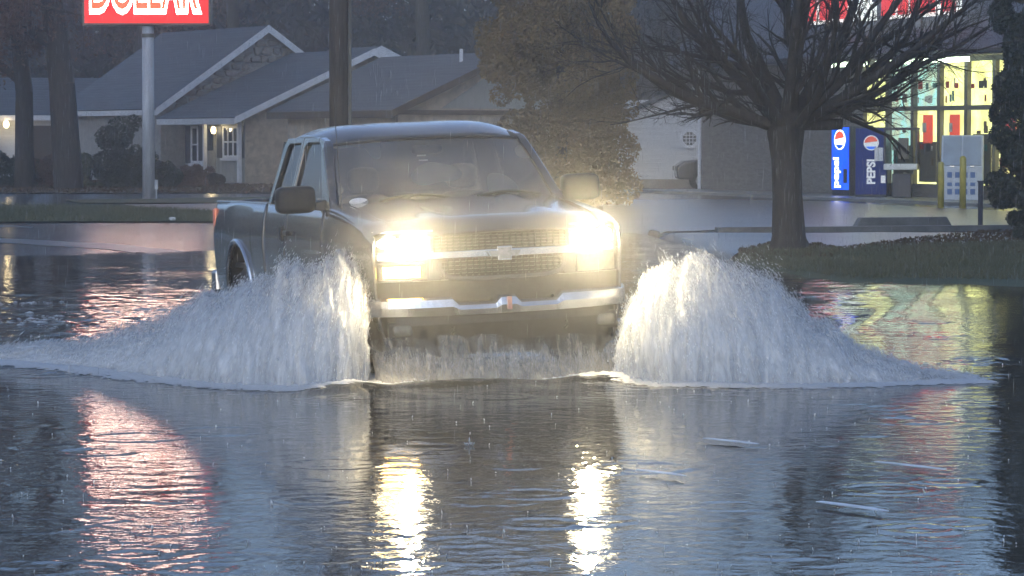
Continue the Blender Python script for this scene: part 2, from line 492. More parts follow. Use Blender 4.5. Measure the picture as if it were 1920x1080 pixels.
# ------------------------------------------------------------------ the flood water
TH = R(17.2)                       # truck heading
T0 = Vector((0.01, 22.0, 0.0))   # truck front centre at the waterline
def truck_xy(lx, ly):
    return (T0.x + math.cos(TH) * lx - math.sin(TH) * ly, T0.y + math.sin(TH) * lx + math.cos(TH) * ly)
wx = graded([(-400, -40, 40), (-40, -12, 1.0), (-12, -5.2, 0.11), (-5.2, 5.2, 0.036), (5.2, 9, 0.11), (9, 40, 1.0), (40, 400.1, 40)])
wy = graded([(-150, 6, 12), (6, 10.5, 0.3), (10.5, 26.5, 0.036), (26.5, 34, 0.055), (34, 45, 0.10), (45, 68, 0.2)])
WX, WY = np.meshgrid(wx, wy)
def water_z(X, Y):
    rng = np.random.default_rng(11)
    Z = np.zeros_like(X)
    NW = 60
    fine = np.clip((Y - 5) / 5, 0, 1) * np.clip((80 - Y) / 20, 0, 1)
    for k in range(NW):
        lam = 0.11 * (4.0 ** rng.random())
        th = rng.uniform(0, 2 * np.pi); ph = rng.uniform(0, 2 * np.pi)
        kk = 2 * np.pi / lam
        slope = 0.013 * math.sqrt(2.0 / NW)
        Z += slope / kk * np.sin(kk * (X * math.cos(th) + Y * math.sin(th)) + ph)
    # patches of calmer and rougher water
    Z *= (0.45 + 0.9 * vnoise(X * 0.35, Y * 0.2, 21)) * fine * (1 + 1.3 * np.exp(-((X + 3.0) / 1.7) ** 2 - ((Y - 29.0) / 4.5) ** 2))
    # wake in truck coordinates
    c, s = math.cos(TH), math.sin(TH)
    lx = c * (X - T0.x) + s * (Y - T0.y)
    ly = -s * (X - T0.x) + c * (Y - T0.y)
    ax = np.abs(lx)
    for off, amp, wid in ((0.0, 0.03, 0.30), (1.0, 0.03, 0.35), (2.1, 0.02, 0.4)):
        ridge = ax - (1.15 + 0.62 * (ly + 0.9)) + off
        g = np.exp(-(ridge / wid) ** 2) * np.clip((ly + 1.4) / 0.8, 0, 1) * np.exp(-np.clip(ly, 0, 99) / 9.0)
        Z += amp * g * (0.8 + 0.4 * vnoise(X * 1.5, Y * 1.5, 3))
    # bow wave ahead of the bumper
    g = np.exp(-((ly + 0.42 + 0.10 * (ax) ** 2) / 0.16) ** 2) * np.clip((1.9 - ax) / 0.6, 0, 1)
    Z += 0.03 * g * (0.7 + 0.6 * vnoise(X * 4, Y * 4, 7))
    # churned water along and behind the truck
    ch = np.clip((ly + 0.2) / 0.6, 0, 1) * np.clip((1.3 + 0.62 * np.clip(ly, 0, 99) - ax) / 0.5, 0, 1) * np.exp(-np.clip(ly - 6, 0, 99) / 8.0)
    Z += ch * 0.025 * fnoise(X * 3, Y * 3, 15, 4)
    # rings where drops have struck
    for k in range(110):
        cy = 12.3 + 17 * rng.random() ** 1.3; cx = rng.uniform(-0.165, 0.165) * cy
        r = np.hypot(X[:, :] - cx, Y - cy) if False else None
        i0, i1 = np.searchsorted(wy, (cy - 0.5, cy + 0.5)); j0, j1 = np.searchsorted(wx, (cx - 0.5, cx + 0.5))
        rr = np.hypot(X[i0:i1, j0:j1] - cx, Y[i0:i1, j0:j1] - cy)
        r0 = rng.uniform(0.05, 0.3)
        Z[i0:i1, j0:j1] += rng.uniform(0.0015, 0.004) * np.cos((rr - r0) * 42) * np.exp(-((rr - r0) / 0.08) ** 2)
    return Z
WZ = water_z(WX, WY)
m, nt, b = new_mat('flood_water')
b.inputs['Base Color'].default_value = (0.030, 0.031, 0.030, 1)
b.inputs['Roughness'].default_value = 0.035
b.inputs['IOR'].default_value = 1.36
tcn = nt.nodes.new('ShaderNodeTexCoord')
n1 = nt.nodes.new('ShaderNodeTexNoise'); n1.inputs['Scale'].default_value = 11.0; n1.inputs['Detail'].default_value = 3
n2 = nt.nodes.new('ShaderNodeTexNoise'); n2.inputs['Scale'].default_value = 0.5; n2.inputs['Detail'].default_value = 3
nt.links.new(tcn.outputs['Object'], n1.inputs['Vector']); nt.links.new(tcn.outputs['Object'], n2.inputs['Vector'])
mr = nt.nodes.new('ShaderNodeMapRange'); mr.inputs['To Min'].default_value = 0.25; mr.inputs['To Max'].default_value = 1.0
mr.inputs['From Min'].default_value = 0.35; mr.inputs['From Max'].default_value = 0.65
nt.links.new(n2.outputs['Fac'], mr.inputs['Value'])
bp = nt.nodes.new('ShaderNodeBump'); bp.inputs['Distance'].default_value = 0.0048
nt.links.new(mr.outputs['Result'], bp.inputs['Strength'])
nt.links.new(n1.outputs['Fac'], bp.inputs['Height'])
nt.links.new(bp.outputs['Normal'], b.inputs['Normal'])
M['water'] = m
o = link('flood_water', np_mesh('flood_water', np.stack([WX, WY, WZ], -1).reshape(-1, 3), grid_faces(len(wx), len(wy))), m, smooth=True)
tag(o, 'rippled grey flood water over the road', kind='structure')

# ================================================================== THE TRUCK
M['paint'] = pm('pewter_paint', (0.115, 0.117, 0.122), rough=0.26, metal=0.7, var=0.06, scale=4, coat=1.0, bump=0.03, bscale=120)
M['chrome'] = pm('chrome', (0.66, 0.67, 0.69), rough=0.27, metal=1.0, var=0.06, scale=9)
M['plastic'] = pm('black_plastic', (0.022, 0.022, 0.024), rough=0.45, var=0.2, scale=20)
M['rubber'] = pm('tyre_rubber', (0.018, 0.018, 0.018), rough=0.7, var=0.2, scale=15)
M['seat'] = pm('seat_cloth', (0.10, 0.095, 0.09), rough=0.9, var=0.2, scale=30)
M['mesh'] = pm('grille_grey', (0.025, 0.025, 0.026), rough=0.4, var=0.2, scale=30)
M['glass'] = glass_mat('tinted_glass', (0.40, 0.41, 0.43))
M['sideglass'] = glass_mat('side_glass', (0.22, 0.22, 0.24))
M['lamp_hot'] = emit_mat('headlamp_lit', (1.0, 0.82, 0.50), 2500.0)
M['lamp_warm'] = emit_mat('headlamp_bowl_lit', (1.0, 0.88, 0.60), 14.0)
M['lamp_amber'] = emit_mat('turn_lamp_lit', (1.0, 0.58, 0.13), 20.0)
M['lens'] = pm('clear_lens', (0.12, 0.115, 0.10), rough=0.12, var=0.15, scale=25, coat=1.0)
M['red_lens'] = pm('red_lens', (0.30, 0.02, 0.015), rough=0.15, var=0.15, scale=25, coat=1.0, emit=(1, 0.25, 0.08), estr=0.3)
M['gold'] = pm('gold_emblem', (0.62, 0.58, 0.55), rough=0.25, metal=0.9, var=0.1, scale=20)
M['white'] = pm('white_sticker', (0.7, 0.7, 0.7), rough=0.5, var=0.05)
M['steel'] = pm('wheel_steel', (0.45, 0.45, 0.46), rough=0.3, metal=1.0, var=0.1, scale=20)

HALO_DENSITY = 0.033
truck = empty('pickup_truck', T0, TH, 'silver grey extended cab pickup driving through the flood with headlights on', 'pickup truck')
truck.rotation_mode = 'XYZ'
truck.rotation_euler = (R(-0.6), R(-2.3), TH)
def prof(z):      # half width of the body side by height
    return float(np.interp(z, [0.18, 0.30, 0.42, 0.60, 0.84, 0.92, 1.02, 1.14, 1.24, 1.30], [0.86, 0.895, 0.93, 0.955, 0.965, 0.972, 0.965, 0.95, 0.925, 0.90]))
def plan(y):      # taper of the body side toward the nose and tail
    return float(np.interp(y, [0.0, 0.12, 0.3, 0.6, 1.0, 4.8, 5.62], [0.92, 0.945, 0.97, 0.99, 1.0, 1.0, 0.985]))
ARCH_F, ARCH_R, ARCH_RAD, ARCH_Z = 0.96, 4.58, 0.52, 0.42
def zbot(y, base=0.24):
    z = base
    for yc in (ARCH_F, ARCH_R):
        d = ARCH_RAD ** 2 - (y - yc) ** 2
        if d > 0: z = max(z, ARCH_Z + math.sqrt(d))
    return z
def side_skin(s, y0, y1, ztop, name, n=26, base=0.24, parent=truck):
    def fn(u, v):
        y = y0 + (y1 - y0) * u
        za = zbot(y, base); zb = ztop(y)
        z = za + (zb - za) * v
        return (s * prof(z) * plan(y), y, z)
    return MB().grid(fn, n, 14).build(name, M['paint'], parent, smooth=True, solid=0.02 * (1 if s > 0 else 1))
def fender_top(y): return float(np.interp(y, [0.14, 0.26, 0.45, 0.9, 1.60], [1.02, 1.055, 1.11, 1.17, 1.235]))
belt = lambda y: float(np.interp(y, [1.6, 3.4], [1.235, 1.255]))
rail = lambda y: 1.255
HOODW = 0.80
def yf(x):        # plan curve of the nose
    return 0.10 + 0.035 * abs(x) + 0.17 * max(0.0, (abs(x) - 0.35) / 0.6) ** 2.4
for s in (-1, 1):
    fd = side_skin(s, 0.24, 1.585, fender_top, 'fender', 40)
    # shoulder of the fender up to the hood seam
    def sh(u, v, s=s):
        y = 0.24 + (1.50 - 0.24) * u
        zt = fender_top(y); x0 = prof(zt) * plan(y); x1 = HOODW * plan(y)
        a = v * math.pi / 2
        return (s * (x0 + (x1 - x0) * (1 - math.cos(a))), y, zt + 0.045 * math.sin(a))
    MB().grid(sh, 24, 6).build('fender_crown', M['paint'], fd, smooth=True)
    dr = side_skin(s, 1.60, 2.80, belt, 'door', 20)
    MB().box(min(s * 0.965, s * 1.0), max(s * 0.965, s * 1.0), 2.62, 2.76, 1.02, 1.06).build('handle', M['plastic'], dr, bevel=0.01)
    MB().tube([(s * 0.972, 1.62, 0.66), (s * 0.972, 2.78, 0.66)], 0.018, 6).build('moulding', M['plastic'], dr)
    rd = side_skin(s, 2.815, 3.56, belt, 'rear_door', 14)
    bs = side_skin(s, 3.61, 5.62, rail, 'bed_side', 46)
    MB().box(min(s * 0.84, s * 0.915), max(s * 0.84, s * 0.915), 3.61, 5.62, 1.242, 1.270).build('bed_rail', M['paint'], bs, bevel=0.012)
    # bright lips round the wheel arches
    for yc, par in ((ARCH_F, fd), (ARCH_R, bs)):
        pts = []
        for k in range(21):
            a = math.pi * (0.02 + 0.96 * k / 20)
            y = yc + math.cos(a) * (ARCH_RAD - 0.005); z = ARCH_Z + math.sin(a) * (ARCH_RAD - 0.005)
            pts.append((s * (prof(z) * plan(y) + 0.008), y, z))
        MB().tube(pts, 0.026, 6).build('arch_moulding', M['chrome'] if yc == ARCH_R else M['paint'], par, smooth=True)
    # wheels
    for yc in (ARCH_F, ARCH_R):
        wh = empty('wheel', (s * 0.80, yc, 0.34)); wh.parent = truck
        t = MB()
        profl = [(-0.12, 0.27), (-0.125, 0.34), (-0.10, 0.38), (0.10, 0.38), (0.125, 0.34), (0.12, 0.27)]
        nn = 32; vs = []; fs = []
        for k in range(nn):
            a = 2 * math.pi * k / nn
            vs += [(x, math.cos(a) * r, math.sin(a) * r) for x, r in profl]
        for k in range(nn):
            for q in range(6):
                fs.append((k * 6 + q, k * 6 + (q + 1) % 6, ((k + 1) % nn) * 6 + (q + 1) % 6, ((k + 1) % nn) * 6 + q))
        t.add(vs, fs).build('tyre', M['rubber'], wh, smooth=True)
        r = MB().tube([(s * 0.03, 0, 0), (s * 0.09, 0, 0)], [0.265, 0.24], 24)
        for k in range(5):
            a = 2 * math.pi * k / 5
            r.tube([(s * 0.095, math.cos(a) * 0.05, math.sin(a) * 0.05), (s * 0.10, math.cos(a) * 0.23, math.sin(a) * 0.23)], 0.035, 6)
        r.build('rim', M['steel'], wh)
    # inner wheel housings
    for yc in (ARCH_F, ARCH_R):
        def lin(u, v, s=s, yc=yc):
            a = math.pi * u
            return (s * (0.60 + 0.33 * v), yc + math.cos(a) * 0.535, ARCH_Z + math.sin(a) * 0.535)
        MB().grid(lin, 16, 2).build('wheel_housing', M['plastic'], truck, smooth=True)

# hood
def hood(u, v):
    x = (u * 2 - 1) * HOODW
    y0 = yf(x) - 0.01; y1 = 1.28 + 0.20 * (abs(x) / HOODW) ** 2
    y = y0 + (y1 - y0) * v
    z = 1.045 + 0.075 * (1 - (1 - min(1, v / 0.22)) ** 2.2) + 0.145 * v
    z += 0.028 * (1 - (x / HOODW) ** 2) + 0.016 * math.exp(-((abs(x) - 0.42) / 0.09) ** 2) * min(1, v * 3)
    return (x * plan(y), y, z)
MB().grid(hood, 40, 30).build('hood', M['paint'], truck, smooth=True, solid=0.02)
MB().grid(lambda u, v: ((u * 2 - 1) * 0.82, 1.30 + 0.20 * (u * 2 - 1) ** 2 + 0.16 * v, 1.262 + 0.02 * v - 0.02 * (u * 2 - 1) ** 2), 20, 3).build('cowl', M['plastic'], truck, smooth=True)

# nose built as curved strips that follow yf(x)
def strip(mb, x0, x1, zt, zb, front, back, nx=24):
    zt = zt if callable(zt) else (lambda x, c=zt: c)
    zb = zb if callable(zb) else (lambda x, c=zb: c)
    vs = []; fs = []
    for i in range(nx + 1):
        x = x0 + (x1 - x0) * i / nx
        y = yf(x)
        vs += [(x, y + front, zb(x)), (x, y + front, zt(x)), (x, y + back, zt(x)), (x, y + back, zb(x))]
    for i in range(nx):
        a = i * 4; c = a + 4
        fs += [(a, c, c + 1, a + 1), (a + 1, c + 1, c + 2, a + 2), (a + 2, c + 2, c + 3, a + 3), (a + 3, c + 3, c, a)]
    fs += [(0, 1, 2, 3), (nx * 4, nx * 4 + 3, nx * 4 + 2, nx * 4 + 1)]
    return mb.add(vs, fs)
filler = MB(); strip(filler, -0.93, 0.93, 0.728, 0.585, 0.040, 0.20, 40); filler.build('bumper_filler', M['plastic'], truck)
for xa_, xb_ in ((-0.93, -0.46), (0.46, 0.93)):
    fascia = MB(); strip(fascia, xa_, xb_, 0.895, 0.73, 0.03, 0.20, 14); fascia.build('front_fascia', M['paint'], truck)
back = MB(); strip(back, -0.94, 0.94, 1.05, 0.30, 0.12, 0.22, 40); back.build('radiator_support', M['plastic'], truck)
gr = MB(); strip(gr, -0.505, 0.505, 1.045, 0.925, 0.085, 0.10, 20); g_o = gr.build('grille', M['plastic'], truck)
for k in range(5):
    z = 0.935 + k * 0.023
    sl = MB(); strip(sl, -0.50, 0.50, z + 0.006, z - 0.006, 0.045, 0.085, 16); sl.build('slat', M['mesh'], g_o)
for k in range(22):
    x = -0.49 + k * 0.98 / 21
    sl = MB(); strip(sl, x - 0.004, x + 0.004, 1.04, 0.928, 0.055, 0.085, 1); sl.build('slat', M['mesh'], g_o)
lg = MB(); strip(lg, -0.455, 0.455, 0.875, 0.745, 0.09, 0.11, 20); l_o = lg.build('lower_grille', M['plastic'], truck)
for k in range(4):
    z = 0.765 + k * 0.028
    sl = MB(); strip(sl, -0.45, 0.45, z + 0.006, z - 0.006, 0.05, 0.09, 16); sl.build('slat', M['mesh'], l_o)
for k in range(20):
    x = -0.44 + k * 0.88 / 19
    sl = MB(); strip(sl, x - 0.004, x + 0.004, 0.872, 0.75, 0.06, 0.09, 1); sl.build('slat', M['mesh'], l_o)
# rounded surround of the lower grille
sr = MB()
path = []
for k in range(25):
    a = math.pi + math.pi * k / 24
    cx = math.copysign(abs(math.cos(a)) ** 0.35, math.cos(a)) * 0.47
    cz = 0.875 + math.copysign(abs(math.sin(a)) ** 0.55, math.sin(a)) * 0.145
    path.append((cx, yf(cx) + 0.03, cz))
sr.tube(path, 0.020, 8).build('grille_surround', M['paint'], truck, smooth=True)
# chrome bar across the nose, with the emblem
cb = MB(); strip(cb, -0.90, 0.90, lambda x: 0.928 + 0.006 * math.cos(x * 2), lambda x: 0.878, -0.005, 0.08, 44); cb_o = cb.build('chrome_bar', M['chrome'], truck, bevel=0.008)
em = MB()
bow = [(-0.135, 0.022), (-0.055, 0.022), (-0.055, 0.050), (0.055, 0.050), (0.055, 0.022), (0.135, 0.022), (0.112, -0.024), (0.05, -0.024), (0.05, -0.052), (-0.05, -0.052), (-0.05, -0.024), (-0.112, -0.024)]
em.prism([(x, 0.075, 0.903 + z) for x, z in bow], (0, 0.03, 0)).build('emblem', M['chrome'], cb_o, bevel=0.004)
em2 = MB(); em2.prism([(x * 0.86, 0.070, 0.903 + z * 0.78) for x, z in bow], (0, 0.006, 0)).build('emblem_face', M['gold'], cb_o)
# headlamps and turn lamps
for s in (-1, 1):
    xa, xb = (-0.905, -0.515) if s < 0 else (0.515, 0.905)
    hl = MB(); strip(hl, xa, xb, lambda x: 1.062 + 0.012 * (abs(x) - 0.5), lambda x: 0.936, 0.050, 0.12, 10)
    h_o = hl.build('headlight', M['lens'], truck)
    h_o['label'] = 'glaring lit headlight'
    bz = MB(); strip(bz, xa - 0.008, xb + 0.008, 0.937, 0.926, 0.02, 0.10, 10); strip(bz, xa - 0.008, xb + 0.008, 1.090, 1.076, 0.02, 0.10, 10)
    bz.build('bezel', M['chrome'], h_o)
    lx = MB()
    xl0, xl1 = (xa + 0.03, xb - 0.02) if s < 0 else (xa + 0.02, xb - 0.03)
    xc_ = (xl0 + xl1) / 2; xw_ = (xl1 - xl0) / 2
    pill = lambda x: 0.046 * max(0.12, 1 - abs((x - xc_) / xw_) ** 4) ** 0.5
    strip(lx, xl0, xl1, lambda x: 1.003 + pill(x), lambda x: 1.003 - pill(x), 0.038, 0.049, 8)
    lx.build('lens', M['lamp_warm'], h_o)
    xb_ = s * 0.655
    lx = MB(); disc(lx, (xb_, yf(xb_) + 0.030, 1.003), (1, 0, 0), (0, 0, 1), 0.062, 14, off=Vector((0, 0.006, 0)))
    lx.build('bulb_lens', M['lamp_hot'], h_o)
    tl = MB(); ta, tb = (-0.885, -0.56) if s < 0 else (0.56, 0.885)
    strip(tl, ta, tb, 0.858, 0.740, 0.012, 0.06, 8)
    t_o = tl.build('turn_signal', M['lens'], truck)
    if s < 0:
        t_o['label'] = 'lit amber turn signal'
        tx = MB(); strip(tx, ta + 0.03, tb - 0.05, 0.838, 0.758, 0.0, 0.011, 3); tx.build('bulb_lens', M['lamp_amber'], t_o)
# bumper: chrome face with stepped top edge
def btop(x):
    ax = abs(x)
    if ax < 0.055: return 0.610
    if ax < 0.095: return 0.610 - 0.042 * (ax - 0.055) / 0.04
    if ax < 0.36: return 0.568
    if ax < 0.41: return 0.568 + 0.047 * (ax - 0.36) / 0.05
    return 0.615
xs = sorted(set([-1.02 + 2.04 * i / 48 for i in range(49)] + [s * v for s in (-1, 1) for v in (0.055, 0.095, 0.36, 0.41)]))
vs = []; fs = []
for x in xs:
    y = yf(x) - 0.075 + 0.20 * max(0, (abs(x) - 0.86) / 0.17) ** 2
    zt, zb = btop(x), 0.470 + 0.01 * (abs(x) / 0.97) ** 2
    for k, (dy, zz) in enumerate(((0.16, zt), (0.03, zt), (0.0, zt - 0.018), (-0.012, (zt + zb) / 2), (0.012, zb + 0.01), (0.04, zb), (0.16, zb))):
        vs.append((x, y + dy, zz))
nb = 7
for i in range(len(xs) - 1):
    for k in range(nb - 1):
        fs.append((i * nb + k, (i + 1) * nb + k, (i + 1) * nb + k + 1, i * nb + k + 1))
fs += [tuple(range(nb)), tuple(range((len(xs) - 1) * nb, len(xs) * nb))[::-1]]
bump_o = MB().add(vs, fs).build('bumper', M['chrome'], truck)
pl = MB(); pl.prism([(-0.014, 0.004, 0.595), (0.016, 0.004, 0.595), (0.016, 0.004, 0.505), (-0.014, 0.004, 0.505)], (0, 0.02, 0)); pl.build('pink_glint', pm('pink_reflection_paint', (0.55, 0.25, 0.20), rough=0.3), bump_o)  # pinkish reflection on the chrome, painted as a thin strip
# lower valance with fog lamps
vs = []; fs = []
NX = 36
for i in range(NX + 1):
    x = -0.955 + 1.91 * i / NX
    ax = abs(x)
    y = yf(x) - 0.03 + 0.20 * max(0, (ax - 0.80) / 0.155) ** 2
    zb = 0.185 + 0.012 * math.cos(x * 3) + 0.10 * max(0, (ax - 0.66) / 0.29) ** 1.6
    for dy, zz in ((0.10, 0.49), (0.0, 0.483), (-0.01, 0.42), (0.02, 0.28 + (zb - 0.185) * 0.6), (0.05, zb), (0.14, zb)):
        vs.append((x, y + dy, zz))
for i in range(NX):
    for k in range(5):
        fs.append((i * 6 + k, (i + 1) * 6 + k, (i + 1) * 6 + k + 1, i * 6 + k + 1))
val_o = MB().add(vs, fs).build('valance', M['plastic'], truck)
for s in (-1, 1):
    x = s * 0.755
    fg = MB(); fg.ellipsoid((x, yf(x) - 0.035, 0.385), (0.075, 0.03, 0.044), 16, 8, 0.45); f_o = fg.build('fog_light', M['lens'], truck, smooth=True)
    MB().box(x - 0.10, x + 0.10, yf(x) - 0.03, yf(x) + 0.02, 0.322, 0.448).build('fog_bezel', M['plastic'], f_o, bevel=0.02)
    hk = MB(); hk.tube([(s * 0.42, 0.02, 0.40), (s * 0.42, 0.0, 0.37), (s * 0.42, 0.05, 0.35)], 0.012, 6).build('tow_hook', M['mesh'], truck)

# greenhouse
def side_x(z): return 0.922 - (z - 1.24) * 0.27
RT = 1.745   # height of the side rail
def win_poly(s, pts, inset): return [(s * (side_x(z) - inset), y, z) for y, z in pts]
FW = [(1.76, 1.262), (2.76, 1.262), (2.715, 1.68), (2.65, 1.722), (2.28, 1.722), (2.20, 1.70)]
RW = [(2.90, 1.265), (3.46, 1.268), (3.30, 1.68), (3.24, 1.719), (2.88, 1.722), (2.84, 1.69)]
for s in (-1, 1):
    par = [c for c in truck.children if c.name.startswith('door')][0 if s < 0 else 1]
    # frame of the side: built as bars round each window
    def bar(pts_out, name, mat=M['paint']):
        mb = MB(); n = len(pts_out)
        v = [(s * side_x(z), y, z) for y, z in pts_out]
        mb.prism(v, (-s * 0.055, 0, 0))
        return mb.build(name, mat, truck, bevel=0.008)
    bar([(1.46, 1.235), (1.60, 1.245), (1.745, 1.262), (2.19, 1.712), (2.27, 1.734), (2.27, RT + 0.03), (2.08, RT), (2.0, RT - 0.04)], 'pillar')
    bar([(2.27, 1.734), (2.65, 1.734), (2.727, 1.69), (2.772, 1.25), (2.815, 1.25), (2.775, RT + 0.035), (2.27, RT + 0.03)], 'pillar')
    bar([(2.822, 1.25), (2.888, 1.25), (2.828, 1.695), (2.87, 1.734), (3.25, 1.731), (3.312, 1.69), (3.475, 1.255), (3.575, 1.255), (3.42, 1.73), (3.36, RT + 0.03), (2.782, RT + 0.035)], 'pillar')
    MB().prism(win_poly(s, FW, 0.024), (-s * 0.006, 0, 0)).build('side_window', M['sideglass'], truck)
    MB().prism(win_poly(s, RW, 0.024), (-s * 0.006, 0, 0)).build('side_window', M['sideglass'], truck)
# roof
def roof(u, v):
    a = u * 2 - 1
    y0 = 1.985 + 0.095 * a * a; y1 = 3.45 - 0.03 * a * a
    y = y0 + (y1 - y0) * v
    half = 0.782 - 0.012 * abs(v - 0.45)
    x = math.copysign(abs(a) ** 0.85, a) * half
    z = 1.868 - 0.125 * max(0, (0.42 - v) / 0.42) ** 2.2 - 0.085 * max(0, (v - 0.60) / 0.40) ** 2.5 - 0.085 * abs(a) ** 4.5 + 0.02 * abs(a) ** 4.5 * max(0, (0.42 - v) / 0.42)
    return (x, y, z)
MB().grid(roof, 30, 24).build('roof', M['paint'], truck, smooth=True, solid=0.03)
# windscreen
def wscreen(u, v, off=0.0):
    a = u * 2 - 1
    hb, ht = 0.850, 0.745
    x = a * (hb + (ht - hb) * v)
    yb = 1.31 + 0.20 * a * a; yt = 1.975 + 0.095 * a * a
    zb = 1.262 - 0.012 * a * a; zt = 1.738 - 0.030 * a * a
    return (x, yb + (yt - yb) * v + off, zb + (zt - zb) * v + 0.015 * math.sin(math.pi * v))
M['glare_glass'] = glass_mat('glare_windscreen', (0.40, 0.41, 0.43))
_nt = M['glare_glass'].node_tree                      # pale film mixed in to stand for headlight glare on the glass
_df = _nt.nodes.new('ShaderNodeBsdfDiffuse'); _df.inputs['Color'].default_value = (0.62, 0.64, 0.66, 1)
_mx = _nt.nodes.new('ShaderNodeMixShader')
_tc = _nt.nodes.new('ShaderNodeTexCoord'); _nz = _nt.nodes.new('ShaderNodeTexNoise'); _nz.inputs['Scale'].default_value = 1.4; _nz.inputs['Detail'].default_value = 1
_nt.links.new(_tc.outputs['Object'], _nz.inputs['Vector'])
_mr = _nt.nodes.new('ShaderNodeMapRange'); _mr.inputs['To Min'].default_value = 0.06; _mr.inputs['To Max'].default_value = 0.26
_mr.inputs['From Min'].default_value = 0.3; _mr.inputs['From Max'].default_value = 0.7
_nt.links.new(_nz.outputs['Fac'], _mr.inputs['Value']); _nt.links.new(_mr.outputs['Result'], _mx.inputs[0])
_o = _nt.nodes['Material Output']; _src = _o.inputs['Surface'].links[0].from_socket
_nt.links.new(_src, _mx.inputs[1]); _nt.links.new(_df.outputs[0], _mx.inputs[2]); _nt.links.new(_mx.outputs[0], _o.inputs['Surface'])
ws = MB().grid(wscreen, 24, 12).build('windscreen', M['glare_glass'], truck, smooth=True)
# dark frit along the edges of the windscreen
fr = MB()
edge = [wscreen(i / 24, 1.0, -0.004) for i in range(25)]
fr.tube(edge, 0.012, 5)
fr.tube([wscreen(0.0, j / 12, -0.002) for j in range(13)], 0.013, 5); fr.tube([wscreen(1.0, j / 12, -0.002) for j in range(13)], 0.013, 5)
fr.build('windscreen_seal', M['plastic'], ws)
for s in (-1, 1):
    pts = []
    for j in range(13):
        p = Vector(wscreen(0.0 if s < 0 else 1.0, j / 12)); pts.append((p.x + s * 0.028, p.y + 0.012, p.z + 0.002))
    MB().tube(pts, 0.036, 8).build('windscreen_pillar', M['paint'], truck, smooth=True)
for k, zz in ((0, 0.62), (1, 0.70)):
    p = Vector(wscreen(0.43, zz)); 
    MB().box(p.x - 0.035, p.x + 0.035, p.y + 0.012, p.y + 0.016, p.z - 0.006, p.z + 0.006).build('sticker', M['white'], ws)
p = Vector(wscreen(0.02 + 0.05, 0.06))
MB().ellipsoid((p.x + 0.03, p.y - 0.02, p.z + 0.0), (0.075, 0.012, 0.03), 12, 8).build('inspection_sticker', M['white'], ws)
# wipers
for x0, x1 in ((-0.55, -0.02), (0.18, 0.70)):
    pts = []
    for k in range(9):
        x = x0 + (x1 - x0) * k / 8
        u = (x / 0.83 + 1) / 2
        q = Vector(wscreen(u, 0.035 + 0.05 * math.sin(math.pi * k / 8)))
        pts.append((q.x, q.y - 0.028, q.z + 0.012))
    w_ = MB().tube(pts, 0.012, 6).build('wiper', M['plastic'], truck)
    MB().tube([(x0 + 0.05, 1.36, 1.262), pts[4]], 0.010, 6).build('wiper_arm', M['plastic'], w_)
# rear of the cab, cabin floor and dashboard
MB().box(-0.86, 0.86, 3.552, 3.59, 0.45, 1.30).build('cab_back', M['paint'], truck)
rw = MB(); rw.prism([(-0.74, 3.575, 1.30), (0.74, 3.575, 1.30), (0.70, 3.43, 1.74), (-0.70, 3.43, 1.74)], (0, 0.012, 0.003)).build('rear_window', M['sideglass'], truck)
MB().prism([(-0.86, 3.552, 1.30), (-0.74, 3.552, 1.30), (-0.70, 3.42, 1.75), (-0.79, 3.42, 1.75)], (0, 0.03, 0)).prism([(0.86, 3.552, 1.30), (0.74, 3.552, 1.30), (0.70, 3.42, 1.75), (0.79, 3.42, 1.75)], (0, 0.03, 0)).build('rear_pillar', M['paint'], truck)
MB().box(-0.84, 0.84, 1.45, 3.55, 0.40, 0.46).build('cabin_floor', M['plastic'], truck)
MB().grid(lambda u, v: ((u * 2 - 1) * 0.80, 1.42 + 0.42 * v, 1.235 - 0.10 * v * v), 8, 5).build('dashboard', M['plastic'], truck, smooth=True, solid=0.05)
sw = MB(); sw.tube([(0.40 + 0.18 * math.cos(a), 1.92 + 0.06 * math.sin(a), 1.13 + 0.17 * math.sin(a)) for a in [2 * math.pi * k / 20 for k in range(21)]], 0.014, 6).build('steering_wheel', M['plastic'], truck)
for x in (-0.40, 0.40):
    st = MB(); st.ellipsoid((x, 2.42, 0.98), (0.25, 0.09, 0.34), 14, 10, 0.5); st.ellipsoid((x, 2.20, 0.68), (0.25, 0.26, 0.09), 14, 8, 0.5)
    s_o = st.build('seat', M['seat'], truck, smooth=True)
    MB().ellipsoid((x, 2.47, 1.43), (0.13, 0.05, 0.10), 12, 8, 0.6).build('headrest', M['seat'], s_o, smooth=True)
MB().box(-0.70, 0.70, 3.1, 3.35, 0.55, 1.22).build('rear_bench', M['seat'], truck, bevel=0.05)
MB().ellipsoid((-0.0, 2.02, 1.65), (0.125, 0.02, 0.035), 12, 8, 0.5).build('rear_view_mirror', M['plastic'], truck, smooth=True)
# bed
MB().box(-0.90, 0.90, 3.63, 5.60, 0.70, 0.74).build('bed_floor', M['plastic'], truck)
MB().box(-0.90, 0.90, 3.62, 3.66, 0.74, 1.25).build('bed_front', M['paint'], truck)
tg = MB().box(-0.895, 0.895, 5.60, 5.65, 0.70, 1.262).build('tailgate', M['paint'], truck, bevel=0.012)
for s in (-1, 1):
    MB().box(min(s * 0.80, s * 0.948), max(s * 0.80, s * 0.948), 5.56, 5.655, 0.86, 1.20).build('tail_light', M['red_lens'], truck, bevel=0.012)
rb = MB().box(-0.95, 0.95, 5.66, 5.84, 0.46, 0.66).build('rear_bumper', M['chrome'], truck, bevel=0.03)
MB().box(-0.42, 0.42, 0.4, 5.5, 0.34, 0.50).build('chassis', M['plastic'], truck)
MB().box(-0.60, 0.60, 0.35, 1.4, 0.5, 1.0).build('engine_block', M['plastic'], truck, bevel=0.05)
